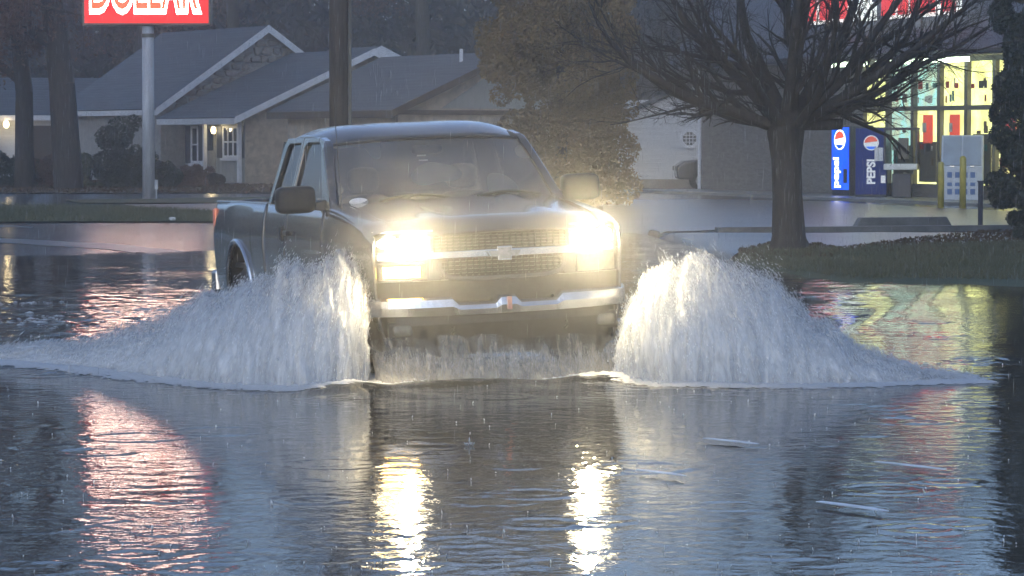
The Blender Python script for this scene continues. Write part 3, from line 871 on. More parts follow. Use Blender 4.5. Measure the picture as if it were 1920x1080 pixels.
for s in (-1, 1):
    MB().box(min(s * 0.60, s * 0.90), max(s * 0.60, s * 0.90), 1.5, 3.55, 0.22, 0.30).build('rocker', M['plastic'], truck, bevel=0.02)
# door mirrors
for s in (-1, 1):
    mr_ = MB(); mr_.ellipsoid((s * 1.125, 1.72, 1.315), (0.150, 0.075, 0.103), 20, 12, 0.42)
    m_o = mr_.build('door_mirror', M['plastic'], truck, smooth=True)
    MB().prism([(s * 0.90, 1.66, 1.22), (s * 1.0, 1.70, 1.235), (s * 1.0, 1.70, 1.285), (s * 0.90, 1.66, 1.31)], (0, 0.08, 0)).build('mirror_arm', M['plastic'], m_o, bevel=0.01)
    MB().ellipsoid((s * 1.125, 1.796, 1.315), (0.125, 0.006, 0.09), 18, 8, 0.42).build('mirror_glass', M['chrome'], m_o, smooth=True)
# whip antenna on the fender, badge on the door
MB().tube([(-0.86, 1.34, 1.24), (-0.862, 1.38, 1.55), (-0.865, 1.43, 2.06)], 0.0035, 5).build('antenna', M['plastic'], truck)
bd = MB()
for k in range(9):
    bd.box(-0.985, -0.972, 1.70 + k * 0.052, 1.738 + k * 0.052, 0.900, 0.925)
bd.build('badge', M['chrome'], [c for c in truck.children if c.name.startswith('door')][0])
for k, (y, z) in enumerate(((2.90, 1.03),)):
    MB().box(-0.985, -0.965, y - 0.03, y + 0.03, z - 0.055, z + 0.055).build('badge', M['plastic'], truck)

# mist volume added round the truck's nose to give the headlights a halo
m = bpy.data.materials.new('lamp_halo_mist'); m.use_nodes = True
nt = m.node_tree
for nd in list(nt.nodes): nt.nodes.remove(nd)
mo = nt.nodes.new('ShaderNodeOutputMaterial'); pv = nt.nodes.new('ShaderNodeVolumePrincipled')
pv.inputs['Color'].default_value = (0.95, 0.95, 0.95, 1); pv.inputs['Anisotropy'].default_value = 0.72
tcn = nt.nodes.new('ShaderNodeTexCoord'); vl = nt.nodes.new('ShaderNodeVectorMath'); vl.operation = 'LENGTH'
nt.links.new(tcn.outputs['Object'], vl.inputs[0])
mr = nt.nodes.new('ShaderNodeMapRange'); mr.interpolation_type = 'SMOOTHERSTEP'
mr.inputs['From Min'].default_value = 1.0; mr.inputs['From Max'].default_value = 0.0; mr.inputs['To Min'].default_value = 0.0; mr.inputs['To Max'].default_value = HALO_DENSITY
nt.links.new(vl.outputs['Value'], mr.inputs['Value']); nt.links.new(mr.outputs['Result'], pv.inputs['Density'])
nt.links.new(pv.outputs[0], mo.inputs['Volume'])
mist = MB().ellipsoid((0, 0, 0), (1, 1, 1), 24, 14).build('lamp_halo_mist', m)
mist.location = (T0.x - 0.05, T0.y - 0.35, 0.92); mist.scale = (3.4, 2.3, 2.0)
tag(mist, 'mist volume added for the headlight halo round the nose of the truck', 'mist', kind='stuff')

# ================================================================== SPLASHES, FOAM AND RAIN
def foam_mat(name, alpha_lo, alpha_hi, streak=(30, 3, 1), fmin=0.45, fmax=0.75, col=(0.93, 0.95, 0.97)):
    m, nt, b = new_mat(name)
    nt.nodes.remove(b)
    out = nt.nodes['Material Output']
    df = nt.nodes.new('ShaderNodeBsdfDiffuse'); df.inputs['Color'].default_value = (*col, 1)
    tl = nt.nodes.new('ShaderNodeBsdfTranslucent'); tl.inputs['Color'].default_value = (*col, 1)
    gl = nt.nodes.new('ShaderNodeBsdfGlossy'); gl.inputs['Roughness'].default_value = 0.25
    m1 = nt.nodes.new('ShaderNodeMixShader'); m1.inputs[0].default_value = 0.5
    nt.links.new(df.outputs[0], m1.inputs[1]); nt.links.new(tl.outputs[0], m1.inputs[2])
    m2 = nt.nodes.new('ShaderNodeMixShader'); m2.inputs[0].default_value = 0.10
    nt.links.new(m1.outputs[0], m2.inputs[1]); nt.links.new(gl.outputs[0], m2.inputs[2])
    last = m2
    if alpha_lo is not None:
        uv = nt.nodes.new('ShaderNodeUVMap'); uv.uv_map = 'flow'
        mp = nt.nodes.new('ShaderNodeMapping'); mp.inputs['Scale'].default_value = streak
        nt.links.new(uv.outputs['UV'], mp.inputs['Vector'])
        nz = nt.nodes.new('ShaderNodeTexNoise'); nz.inputs['Scale'].default_value = 1.0; nz.inputs['Detail'].default_value = 6
        nz.inputs['Roughness'].default_value = 0.7
        nt.links.new(mp.outputs['Vector'], nz.inputs['Vector'])
        sep = nt.nodes.new('ShaderNodeSeparateXYZ'); nt.links.new(uv.outputs['UV'], sep.inputs[0])
        # thinner toward the crest (v = 1) and at the foot
        fall = nt.nodes.new('ShaderNodeValToRGB')
        e = fall.color_ramp.elements
        e[0].position = 0.0; e[0].color = (alpha_lo, alpha_lo, alpha_lo, 1)
        e[1].position = 1.0; e[1].color = (0.0, 0, 0, 1)
        x = fall.color_ramp.elements.new(0.2); x.color = (alpha_hi, alpha_hi, alpha_hi, 1)
        x = fall.color_ramp.elements.new(0.75); x.color = (alpha_lo, alpha_lo, alpha_lo, 1)
        nt.links.new(sep.outputs['Y'], fall.inputs['Fac'])
        ad = nt.nodes.new('ShaderNodeMath'); ad.operation = 'ADD'
        nt.links.new(nz.outputs['Fac'], ad.inputs[0]); nt.links.new(fall.outputs['Color'], ad.inputs[1])
        mr = nt.nodes.new('ShaderNodeMapRange'); mr.inputs['From Min'].default_value = fmin; mr.inputs['From Max'].default_value = fmax
        nt.links.new(ad.outputs[0], mr.inputs['Value'])
        tr = nt.nodes.new('ShaderNodeBsdfTransparent')
        m3 = nt.nodes.new('ShaderNodeMixShader')
        nt.links.new(mr.outputs['Result'], m3.inputs[0]); nt.links.new(tr.outputs[0], m3.inputs[1]); nt.links.new(m2.outputs[0], m3.inputs[2])
        last = m3
    nt.links.new(last.outputs[0], out.inputs['Surface'])
    return m
M['foam_core'] = foam_mat('white_water_core', 0.16, 0.38, (45, 4, 1), 0.42, 0.84)
M['foam_veil'] = foam_mat('white_water_veil', 0.08, 0.16, (50, 3.5, 1), 0.40, 1.0)
M['foam_thin'] = foam_mat('spray_curtain', 0.08, 0.22, (34, 1.6, 1), 0.42, 0.92, (0.62, 0.58, 0.50))
M['drops'] = foam_mat('white_drops', None, None)
m, nt, b = new_mat('rain_water')
b.inputs['Base Color'].default_value = (0.8, 0.82, 0.85, 1); b.inputs['Roughness'].default_value = 0.15
b.inputs['Alpha'].default_value = 0.40
M['rain'] = m

def plume(name, crest, foot, backfoot, skew, label, seed, npart, above=0.05):
    """a mound of white water: crest pixels with distance, foot pixels on the water, and how far it leans"""
    rng = np.random.default_rng(seed)
    C = np.array([at(px, py, Y)[:] for px, py, Y in crest])
    Fo = np.array([gp(px, py, 0.0)[:] for px, py in foot])
    C[:, 2] *= 1 + 0.0 * C[:, 2]
    def along(A, u):
        k = np.linspace(0, 1, len(A))
        # smooth the control polyline
        uu = np.clip(u, 0, 1)
        return np.stack([np.interp(uu, k, A[:, i]) for i in range(3)], -1)
    def surf(u, s):
        """s 0..1 foot to crest on the near side, 1..2 down the far side"""
        c = along(C, u); f = along(Fo, u)
        c[..., 2] *= 1 + 0.16 * fnoise(u * 9, u * 0 + seed, seed + 70, 3) + 0.10 * fnoise(u * 38, u * 0 + seed, seed + 71, 2)
        near = s <= 1
        t = np.where(near, s, 2 - s)
        zz = np.sin(t * np.pi / 2) ** 0.9
        hor = 1 - np.cos(t * np.pi / 2)
        bf = c + np.array([0, backfoot, 0]); bf[..., 2] = 0
        base = np.where(near[..., None], f, bf)
        p = base + (c - base) * hor[..., None]
        p[..., 2] = c[..., 2] * zz
        return p
    root = empty(name, (float(C[:, 0].mean()), float(C[:, 1].mean()), 0.0), 0, label, 'splash')
    loc = np.array(root.location)
    NU, NS = 150, 48
    for sh in range(6):
        fk = 0.70 + 0.075 * sh
        U, S = np.meshgrid(np.linspace(0, 1, NU), np.linspace(0, 2, NS))
        Pm = surf(U, S)
        T = np.where(S <= 1, S, 2 - S)
        mid = along(C, U); mid[..., 2] = 0
        grow_ = 0.80 + 0.05 * sh
        Pm[..., 0] = mid[..., 0] + (Pm[..., 0] - mid[..., 0]) * grow_
        Pm[..., 1] = mid[..., 1] + (Pm[..., 1] - mid[..., 1]) * grow_
        Pm[..., 2] *= fk
        flowu = U - skew * (0.4 + 1.2 * U) * (1 - T)
        st = fnoise(flowu * 50, T * 4, seed + sh * 7, 4) * 0.06 + fnoise(flowu * 13, T * 3, seed + 50 + sh, 3) * 0.11
        st *= np.clip(Pm[..., 2] / 0.15, 0, 1)
        Pm[..., 1] -= st * np.where(S <= 1, 1, -1)
        Pm[..., 2] += st * 0.9 * T
        Pm[..., 0] += fnoise(U * 40, T * 6, seed + 9 + sh, 3) * 0.03
        Pm[..., 1] -= (fnoise(U * 45, U * 0 + sh, seed + 31, 3) * 0.10 + 0.05 * fnoise(U * 150, T * 9, seed + 33 + sh, 2)) * (1 - T) ** 2 * (S <= 1)
        Pm[..., 2] = np.maximum(Pm[..., 2], -0.03)
        Pm[0, :, 2] = -0.04; Pm[-1, :, 2] = -0.04
        me = np_mesh('white_water', Pm.reshape(-1, 3) - loc, grid_faces(NU, NS))
        uvl = me.uv_layers.new(name='flow')
        uvv = np.stack([flowu + 3.7 * sh, T], -1).reshape(-1, 2)
        li = np.empty(len(me.loops), np.int32); me.loops.foreach_get('vertex_index', li)
        uvl.data.foreach_set('uv', uvv[li].astype(np.float32).ravel())
        tag(link('white_water', me, M['foam_core'] if sh < 3 else M['foam_veil'], root, smooth=True), kind='stuff')
    # the flying drops and ligaments
    u = rng.random(npart); s = np.clip(rng.beta(1.8, 0.7, npart) * 1.15, 0, 1.25)
    P = surf(u, s)
    t = np.where(s <= 1, s, 2 - s)
    du = 0.004
    P2 = surf(np.clip(u + skew * 0.02, 0, 1), np.clip(s - 0.03, 0, 2)) 
    P1 = surf(u, s)
    D = P2 - P1
    sgn = np.sign(C[-1, 0] - C[0, 0])
    D = np.stack([sgn * (0.10 + 0.95 * u) * (0.45 + 0.9 * np.clip(t, 0, 1) ** 2), -0.25 + 0 * u, -np.ones(npart)], 1)
    clump = fnoise((u - skew * (0.4 + 1.2 * u) * (1 - t)) * 55, t * 3, seed + 3, 4)
    out = rng.exponential(0.05, npart) * (0.3 + 1.2 * np.clip(clump + 0.4, 0, 2))
    P[:, 1] -= out * np.where(rng.random(npart) < 0.85, 1, -1)
    P[:, 2] += out * (0.5 + above * 10 * np.clip(clump, 0, 1) * (t > 0.7)) * np.clip(P[:, 2] / 0.2, 0, 1)
    P += rng.normal(0, 0.018, (npart, 3))
    keep = (clump > -0.42 + rng.normal(0, 0.2, npart)) & (P[:, 2] > 0.0)
    P, D = P[keep], D[keep]
    n = len(P)
    D = D / np.linalg.norm(D, axis=1, keepdims=True) + rng.normal(0, 0.07, (n, 3))
    L = 0.0060 * np.exp(rng.normal(0.2, 0.6, n)); L = np.clip(L, 0.002, 0.03)
    Rr = np.clip(0.0016 * np.exp(rng.normal(0, 0.45, n)), 0.001, 0.007)
    V, Fc = needles(P - loc, D, L, Rr)
    tag(link('flying_drops', np_mesh('flying_drops', V, Fc), M['drops'], root), kind='stuff')
    return root

plume('water_splash',
      [(690, 560, 22.35), (668, 492, 22.35), (640, 484, 22.3), (600, 484, 22.3), (560, 500, 22.35), (520, 532, 22.4), (470, 546, 22.5), (420, 556, 22.6), (370, 576, 22.75), (310, 602, 22.9), (250, 624, 23.05), (180, 642, 23.25), (100, 648, 23.5), (0, 656, 23.8), (-140, 655, 24.2)],
      [(690, 722), (675, 726), (650, 729), (610, 731), (560, 730), (510, 728), (460, 726), (410, 722), (360, 717), (310, 712), (250, 706), (180, 698), (100, 690), (0, 681), (-140, 672)],
      0.7, 0.10, 'tall white splash thrown up at the left of the picture beside the lit turn signal', 31, 32000)
plume('water_splash',
      [(1166, 640, 22.5), (1190, 565, 22.5), (1225, 512, 22.5), (1262, 488, 22.5), (1300, 484, 22.5), (1350, 500, 22.5), (1420, 534, 22.45), (1480, 568, 22.4), (1540, 606, 22.35), (1600, 644, 22.25), (1660, 679, 22.15), (1730, 700, 22.05), (1800, 708, 22.0)],
      [(1150, 716), (1172, 718), (1200, 720), (1240, 722), (1290, 723), (1345, 723), (1410, 723), (1475, 722), (1540, 721), (1600, 720), (1670, 718), (1740, 715), (1820, 714)],
      0.7, 0.10, 'fan of white splash thrown out at the right of the picture before the grass bank', 47, 32000)

# thin curtain of drips and spray under the bumper
rng = np.random.default_rng(77)
n = 3500
lx = rng.uniform(-1.0, 1.05, n)
ly = -0.10 - 0.22 * rng.random(n) + 0.10 * np.abs(lx) + rng.normal(0, 0.05, n)
X = T0.x + math.cos(TH) * lx - math.sin(TH) * ly; Y = T0.y + math.sin(TH) * lx + math.cos(TH) * ly
dens = fnoise(lx * 7, lx * 0, 5, 3)
top = 0.16 + 0.18 * np.clip(dens + 0.35, 0, 1) + 0.12 * np.clip((np.abs(lx) - 0.75) / 0.3, 0, 1)
Z = 0.22 * rng.beta(0.9, 1.8, n)
P = np.stack([X, Y, Z], 1)
D = np.stack([rng.normal(0, 0.07, n) + 0.15 * np.sin(lx * 9), rng.normal(0, 0.07, n), np.ones(n)], 1)
V, Fc = needles(P, D, np.clip(0.015 * np.exp(rng.normal(0.2, 0.6, n)), 0.004, 0.06), np.clip(0.0014 * np.exp(rng.normal(0, 0.4, n)), 0.0008, 0.004))
o = link('bow_spray', np_mesh('bow_spray', V, Fc), M['rain'])
tag(o, 'thin curtain of spray under the front bumper', 'spray', kind='stuff')
for lay in range(3):
    NUc, NSc = 120, 14
    Uc, Sc_ = np.meshgrid(np.linspace(0, 1, NUc), np.linspace(0, 1, NSc))
    lx = -1.02 + 2.08 * Uc
    ly = -0.02 - 0.10 * lay + 0.12 * np.abs(lx) - 0.16 * (1 - Sc_) ** 1.5 + 0.03 * fnoise(Uc * 20, Sc_ * 2, 90 + lay, 3)
    zz = Sc_ * (0.33 - 0.07 * lay + 0.05 * fnoise(Uc * 12, Sc_ * 0, 95 + lay, 3)) - 0.02
    P3 = np.stack([T0.x + math.cos(TH) * lx - math.sin(TH) * ly, T0.y + math.sin(TH) * lx + math.cos(TH) * ly, zz], -1).reshape(-1, 3)
    me = np_mesh('spray_sheet', P3, grid_faces(NUc, NSc))
    uvl = me.uv_layers.new(name='flow'); uvv = np.stack([Uc + 2.3 * lay, Sc_], -1).reshape(-1, 2)
    li = np.empty(len(me.loops), np.int32); me.loops.foreach_get('vertex_index', li); uvl.data.foreach_set('uv', uvv[li].astype(np.float32).ravel())
    tag(link('spray_sheet', me, M['foam_thin'], o, smooth=True), kind='stuff')

# foam lying on the water: flecks along the bow line, the plume feet and the wake
def fleck_mesh(P, size, rng):
    n = len(P); k = 6
    a = 2 * np.pi * np.arange(k) / k
    r = size[:, None] * rng.uniform(0.6, 1.3, (n, k))
    st = rng.uniform(1.0, 2.6, n)
    V = np.stack([P[:, 0:1] + np.cos(a)[None] * r * st[:, None], P[:, 1:2] + np.sin(a)[None] * r, np.repeat(P[:, 2:3], k, 1)], -1)
    Cc = P.copy(); Cc[:, 2] += size * 0.5
    V = np.concatenate([V, Cc[:, None, :]], 1)
    t = np.array([[i, (i + 1) % k, k] for i in range(k)])
    return V.reshape(-1, 3), ((np.arange(n) * (k + 1))[:, None, None] + t[None]).reshape(-1, 3)
def water_at(X, Y):
    # bilinear lookup in the water sheet
    i = np.clip(np.searchsorted(wy, Y) - 1, 0, len(wy) - 2); j = np.clip(np.searchsorted(wx, X) - 1, 0, len(wx) - 2)
    fy = (Y - wy[i]) / (wy[i + 1] - wy[i]); fx = (X - wx[j]) / (wx[j + 1] - wx[j])
    return (WZ[i, j] * (1 - fx) + WZ[i, j + 1] * fx) * (1 - fy) + (WZ[i + 1, j] * (1 - fx) + WZ[i + 1, j + 1] * fx) * fy
rng = np.random.default_rng(78)
pts = []
line = [(-140, 672), (0, 683), (100, 692), (250, 708), (410, 724), (560, 731), (650, 729), (700, 722), (800, 716), (940, 714), (1080, 714), (1160, 717), (1300, 724), (1475, 723), (1600, 721), (1740, 716), (1830, 714)]
L3 = np.array([gp(px, py)[:] for px, py in line])
n = 26000
t = rng.random(n) * (len(L3) - 1); i = t.astype(int).clip(0, len(L3) - 2); f = (t - i)[:, None]
P = L3[i] * (1 - f) + L3[i + 1] * f
mid = ((i >= 7) & (i <= 10))
P[:, 1] += np.where(mid, rng.exponential(0.16, n) - 0.06, rng.exponential(0.30, n) - 0.16) + rng.normal(0, 0.07, n)
P[:, 0] += rng.normal(0, 0.05, n)
pts.append(P)
# wake foam to the left, behind the plume
n = 9000
X = rng.uniform(-6.5, -1.2, n); Y = 23.3 + rng.random(n) ** 1.2 * 9 
k = fnoise(X * 0.9, Y * 0.45, 61, 4) + rng.normal(0, 0.12, n) > 0.16 + (Y - 23) * 0.03
pts.append(np.stack([X[k], Y[k], 0 * X[k]], 1))
P = np.concatenate(pts)
P[:, 2] = water_at(P[:, 0], P[:, 1]) + 0.004
V, Fc = fleck_mesh(P, np.clip(0.011 * np.exp(rng.normal(0, 0.55, len(P))), 0.003, 0.035), rng)
tag(link('foam', np_mesh('foam', V, Fc), M['drops']), 'white foam flecks along the bow wave and wake', 'foam', kind='stuff')

# small crowns where rain strikes the water
n = 420
Y = 12.2 + 16 * rng.random(n) ** 1.2; X = rng.uniform(-0.17, 0.17, n) * Y
Zw = water_at(X, Y)
P = np.stack([X, Y, Zw + 0.006], 1)
D = rng.normal(0, 0.25, (n, 3)); D[:, 2] = 1
V1, F1 = needles(P, D, np.clip(0.006 * np.exp(rng.normal(0, 0.5, n)), 0.003, 0.02), np.clip(0.0036 * np.exp(rng.normal(0, 0.4, n)), 0.002, 0.007))
cp = gp(880, 836); nn = 26     # the one tall drop column with its crown
a = rng.uniform(0, 2 * np.pi, nn)
Pc = np.stack([cp.x + np.cos(a) * 0.025, cp.y + np.sin(a) * 0.025, 0.010 + 0 * a], 1); Dc = np.stack([np.cos(a) * 0.6, np.sin(a) * 0.6, 1 + 0 * a], 1)
V2, F2 = needles(Pc, Dc, rng.uniform(0.006, 0.014, nn), np.full(nn, 0.003))
V3, F3 = needles(np.array([[cp.x, cp.y, 0.025], [cp.x + 0.004, cp.y, 0.07]]), np.array([[0, 0, 1.0], [0.1, 0, 1.0]]), np.array([0.028, 0.010]), np.array([0.006, 0.005]))
V = np.concatenate([V1, V2, V3]); Fc = np.concatenate([F1, F2 + len(V1), F3 + len(V1) + len(V2)])
tag(link('drop_crowns', np_mesh('drop_crowns', V, Fc), M['drops']), 'tiny crowns thrown up where raindrops strike the water', 'water drops', kind='stuff')

# falling rain
n = 4600
Y = 18.5 + 30 * rng.random(n); X = rng.uniform(-0.18, 0.18, n) * Y; Z = rng.uniform(0.1, 3.6, n)
P = np.stack([X, Y, Z], 1)
D = np.stack([rng.normal(0.02, 0.015, n), rng.normal(0, 0.01, n), np.ones(n)], 1)
V, Fc = needles(P, D, rng.uniform(0.03, 0.075, n), rng.uniform(0.0009, 0.0016, n))
tag(link('rain', np_mesh('rain', V, Fc), M['rain']), 'slender raindrops falling in front of the trees', 'rain', kind='stuff')

# pale strips floating on the water in the right foreground
M['strip'] = pm('pale_strip', (0.60, 0.66, 0.75), rough=0.35, var=0.15, scale=9)
STR = [((1535, 941), (1662, 959), 0.030, 'nearest pale strip floating on the water at lower right'),
       ((1643, 866), (1772, 881), 0.026, 'pale strip floating within the yellow reflection, farthest right'),
       ((1322, 822), (1420, 833), 0.026, 'farthest pale strip floating below the right splash'),
       ((1196, 881), (1285, 893), 0.024, 'faint pale strip floating nearest the right headlight reflection')]
for (a0, a1), (b0, b1), w, lab in STR:
    A = gp(a0, a1, 0.020); B = gp(b0, b1, 0.020)
    d = (B - A).normalized(); nrm = Vector((-d.y, d.x, 0))
    pts_t = []; N = 8; up = []; dn = []
    for k in range(N + 1):
        t = k / N; q = A + (B - A) * t + nrm * 0.012 * math.sin(t * 3.0)
        ww = w * (0.35 + 0.65 * math.sin(math.pi * min(1, max(0.06, t * 0.95 + 0.04))) ** 0.5)
        up.append(q + nrm * ww); dn.append(q - nrm * ww)
    o = MB().prism(up + dn[::-1], (0, 0, 0.004)).build('floating_strip', M['strip'])
    tag(o, lab, 'floating strip', 'pale strips floating on the water')

# ================================================================== HOUSES
M['shingle'] = pm('grey_shingle', (0.085, 0.095, 0.11), rough=0.55, var=0.18, scale=2.2, bump=0.5, bscale=8, stretch=(0.4, 0.4, 3))
M['shingle2'] = pm('brown_grey_shingle', (0.095, 0.093, 0.096), rough=0.55, var=0.18, scale=2.2, bump=0.5, bscale=8, stretch=(0.4, 0.4, 3))
M['siding'] = pm('sage_siding', (0.30, 0.31, 0.29), rough=0.6, var=0.12, scale=5, bump=0.3, bscale=6, stretch=(6, 6, 0.3))
M['wsiding'] = pm('white_siding', (0.58, 0.59, 0.60), rough=0.6, var=0.08, scale=3, bump=0.3, bscale=9, stretch=(0.2, 0.2, 6))
M['tan'] = pm('tan_boards', (0.44, 0.37, 0.285), rough=0.7, var=0.15, scale=4)
M['beige'] = pm('beige_soffit', (0.40, 0.37, 0.31), rough=0.7, var=0.1, scale=3)
M['trim'] = pm('white_trim', (0.65, 0.66, 0.68), rough=0.5, var=0.06, scale=4)
M['brown'] = pm('brown_fascia', (0.075, 0.05, 0.035), rough=0.6, var=0.15, scale=4)
M['stone'] = pm('field_stone', (0.15, 0.12, 0.095), rough=0.8, var=0.35, scale=1.3, bump=0.4, bscale=12, col2=(0.30, 0.27, 0.24))
M['greywall'] = pm('grey_wall', (0.30, 0.29, 0.275), rough=0.8, var=0.12)
M['mortar'] = pm('mortar', (0.075, 0.068, 0.06), rough=0.9, var=0.1)
M['shutter'] = pm('dark_shutter', (0.03, 0.035, 0.05), rough=0.5, var=0.1)
M['pane'] = pm('dark_pane', (0.03, 0.033, 0.04), rough=0.06, var=0.1, spec=0.8)
M['porch_lamp'] = emit_mat('porch_lamp_lit', (1.0, 0.80, 0.42), 4.5)
M['doorred'] = pm('dark_door', (0.06, 0.04, 0.03), rough=0.5, var=0.1)

def courses(m, step):
    # darker lower edge of each shingle course
    nt = m.node_tree; b = nt.nodes['Principled BSDF']
    tc = nt.nodes.new('ShaderNodeTexCoord'); wv_ = nt.nodes.new('ShaderNodeTexWave')
    wv_.wave_type = 'BANDS'; wv_.bands_direction = 'Z'; wv_.wave_profile = 'SAW'
    wv_.inputs['Scale'].default_value = 0.314 / step; wv_.inputs['Distortion'].default_value = 0.6; wv_.inputs['Detail'].default_value = 3; wv_.inputs['Detail Scale'].default_value = 4
    nt.links.new(tc.outputs['Object'], wv_.inputs['Vector'])
    mr_ = nt.nodes.new('ShaderNodeMapRange'); mr_.inputs['To Min'].default_value = 0.62; mr_.inputs['To Max'].default_value = 1.12
    nt.links.new(wv_.outputs['Fac'], mr_.inputs['Value'])
    mx = nt.nodes.new('ShaderNodeMix'); mx.data_type = 'RGBA'; mx.blend_type = 'MULTIPLY'; mx.inputs[0].default_value = 1.0
    src = b.inputs['Base Color'].links[0].from_socket
    nt.links.new(src, mx.inputs[6]); nt.links.new(mr_.outputs['Result'], mx.inputs[7]); nt.links.new(mx.outputs[2], b.inputs['Base Color'])
courses(M['shingle'], 0.10); courses(M['shingle2'], 0.10)
HA = R(31)
def slab(mb, a, b, c, d, th):
    a, b, c, d = map(Vector, (a, b, c, d))
    n = (b - a).cross(d - a).normalized()
    if n.z < 0: n = -n
    return mb.prism([a, b, c, d], -n * th)
def gable_block(root, u0, v0, W, L, eave, rise, over, wall, roofm, trim=None, fascia=0.2, soffit=None, walls=True):
    """gable block: W across along u, L back along v, ridge along v, gable looking to -v"""
    trim = trim or M['trim']
    uc = u0 + W / 2
    if walls:
        w = MB()
        zt = eave + over * rise / (W / 2)
        i = over
        w.prism([(u0 + i, v0 + i, 0), (u0 + W - i, v0 + i, 0), (u0 + W - i, v0 + i, zt), (uc, v0 + i, eave + rise - 0.05), (u0 + i, v0 + i, zt)], (0, L - 2 * i, 0))
        w.build('wall', wall, root)
    rl = MB(); slab(rl, (u0, v0, eave), (uc, v0, eave + rise), (uc, v0 + L, eave + rise), (u0, v0 + L, eave), -0.10)
    r_o = rl.build('roof', roofm, root)
    rr = MB(); slab(rr, (u0 + W, v0, eave), (uc, v0, eave + rise), (uc, v0 + L, eave + rise), (u0 + W, v0 + L, eave), -0.10)
    rr.build('roof', roofm, root)
    # rake boards on the gable and fascia along the eave
    rise_v = Vector((W / 2, 0, rise)).normalized()
    for sgn in (0, 1):
        a = Vector((u0 if sgn == 0 else u0 + W, v0 - 0.03, eave)); b_ = Vector((uc, v0 - 0.03, eave + rise))
        MB().prism([a + Vector((0, 0, 0.10)), b_ + Vector((0, 0, 0.11)), b_ - Vector((0, 0, fascia)), a - Vector((0, 0, fascia))], (0, 0.028, 0)).build('rake_board', trim, r_o)
        if soffit is not None and sgn == 0:
            a2 = a + Vector((0.04, 0.05, -0.03)); b2 = b_ + Vector((0, 0.05, -0.06))
            sm = MB(); slab(sm, a2, b2, b2 + Vector((0, over + 0.05, 0)), a2 + Vector((0, over + 0.05, 0)), 0.03); sm.build('soffit', soffit, root)
    MB().box(u0 - 0.03, u0 - 0.002, v0, v0 + L, eave - 0.14, eave + 0.06).build('gutter', trim, r_o)
    return r_o
def window_u(root, u, v0, v1, z0, z1, bars=1, shutters=True, rows=1):
    """window in a wall that looks to -u"""
    f = MB()
    t = 0.09
    f.box(u - 0.05, u + 0.02, v0, v1, z1 - t, z1).box(u - 0.05, u + 0.02, v0, v1, z0, z0 + t).box(u - 0.05, u + 0.02, v0, v0 + t, z0 + t, z1 - t).box(u - 0.05, u + 0.02, v1 - t, v1, z0 + t, z1 - t)
    w = f.build('window', M['trim'], root)
    MB().box(u - 0.022, u - 0.015, v0 + t, v1 - t, z0 + t, z1 - t).build('pane', M['pane'], w)
    for k in range(1, bars + 1):
        vv = v0 + (v1 - v0) * k / (bars + 1)
        MB().box(u - 0.045, u - 0.023, vv - 0.04, vv + 0.04, z0 + t, z1 - t).build('mullion', M['trim'], w)
    for k in range(1, rows + 1):
        zz = z0 + (z1 - z0) * k / (rows + 1)
        MB().box(u - 0.042, u - 0.024, v0 + t, v1 - t, zz - 0.025, zz + 0.025).build('mullion', M['trim'], w)
    MB().box(u - 0.12, u + 0.02, v0 - 0.06, v1 + 0.06, z0 - 0.09, z0 - 0.002).build('sill', M['trim'], w)
    if shutters:
        for a, b_ in ((v0 - 0.42, v0 - 0.04), (v1 + 0.04, v1 + 0.42)):
            MB().box(u - 0.05, u - 0.003, a, b_, z0, z1).build('shutter', M['shutter'], root)
    return w

# --- main house: stone gable block with a lower porch wing in front
e0 = at(292, 210, 109.7)
house = empty('house', (e0.x, e0.y, 0.03), HA, 'grey roofed house with a stone gable and a lit porch lamp', 'house')
ZE = e0.z
gable_block(house, 0, 0, 8.9, 9.0, ZE, 3.0, 0.35, M['greywall'], M['shingle'], fascia=0.16)
rng = np.random.default_rng(5)
cnt = 0
stone_meshes = []
for k in range(6):
    mb = MB(); mb.ellipsoid((0, 0, 0), (0.5, 0.5, 0.5), 8, 5, 0.55)
    mb.v = [(x * (1 + 0.25 * math.sin(k + 3 * z)), y, z * (1 + 0.2 * math.cos(k * 2 + 3 * x))) for x, y, z in mb.v]
    me = bpy.data.meshes.new('stone'); me.from_pydata(mb.v, [], mb.f); me.materials.append(M['stone']); stone_meshes.append(me)
z = 2.2
while z < ZE + 2.8:
    h = rng.uniform(0.22, 0.34)
    half = (ZE + 3.0 - (z + h / 2)) / 3.0 * 4.45 - 0.30
    u = 4.45 - half + rng.uniform(0, 0.15) if z > ZE else 0.45
    end = min(4.45 + half, 7.6)
    while u < end:
        w = rng.uniform(0.28, 0.52)
        if not (3.9 < u + w / 2 < 5.5 and 3.05 < z < 4.1):
            o = link('stone', stone_meshes[rng.integers(6)], None, house)
            o.location = (u + w / 2, 0.335, z + h / 2); o.scale = (w * 0.95, 0.14 + 0.1 * rng.random(), h * 0.95); o.rotation_euler = (0, rng.normal(0, 0.12), 0)
            cnt += 1
        u += w
    z += h
# attic window of the stone gable
fw = MB().box(4.0, 5.4, 0.27, 0.33, 3.1, 4.05).build('window', M['trim'], house)
MB().box(4.1, 5.3, 0.255, 0.268, 3.2, 3.95).build('pane', pm('louvre_pane', (0.22, 0.25, 0.27), rough=0.4), fw)
for k in range(5):
    MB().box(4.1, 5.3, 0.235, 0.252, 3.25 + k * 0.15, 3.31 + k * 0.15).build('slat', M['trim'], fw)
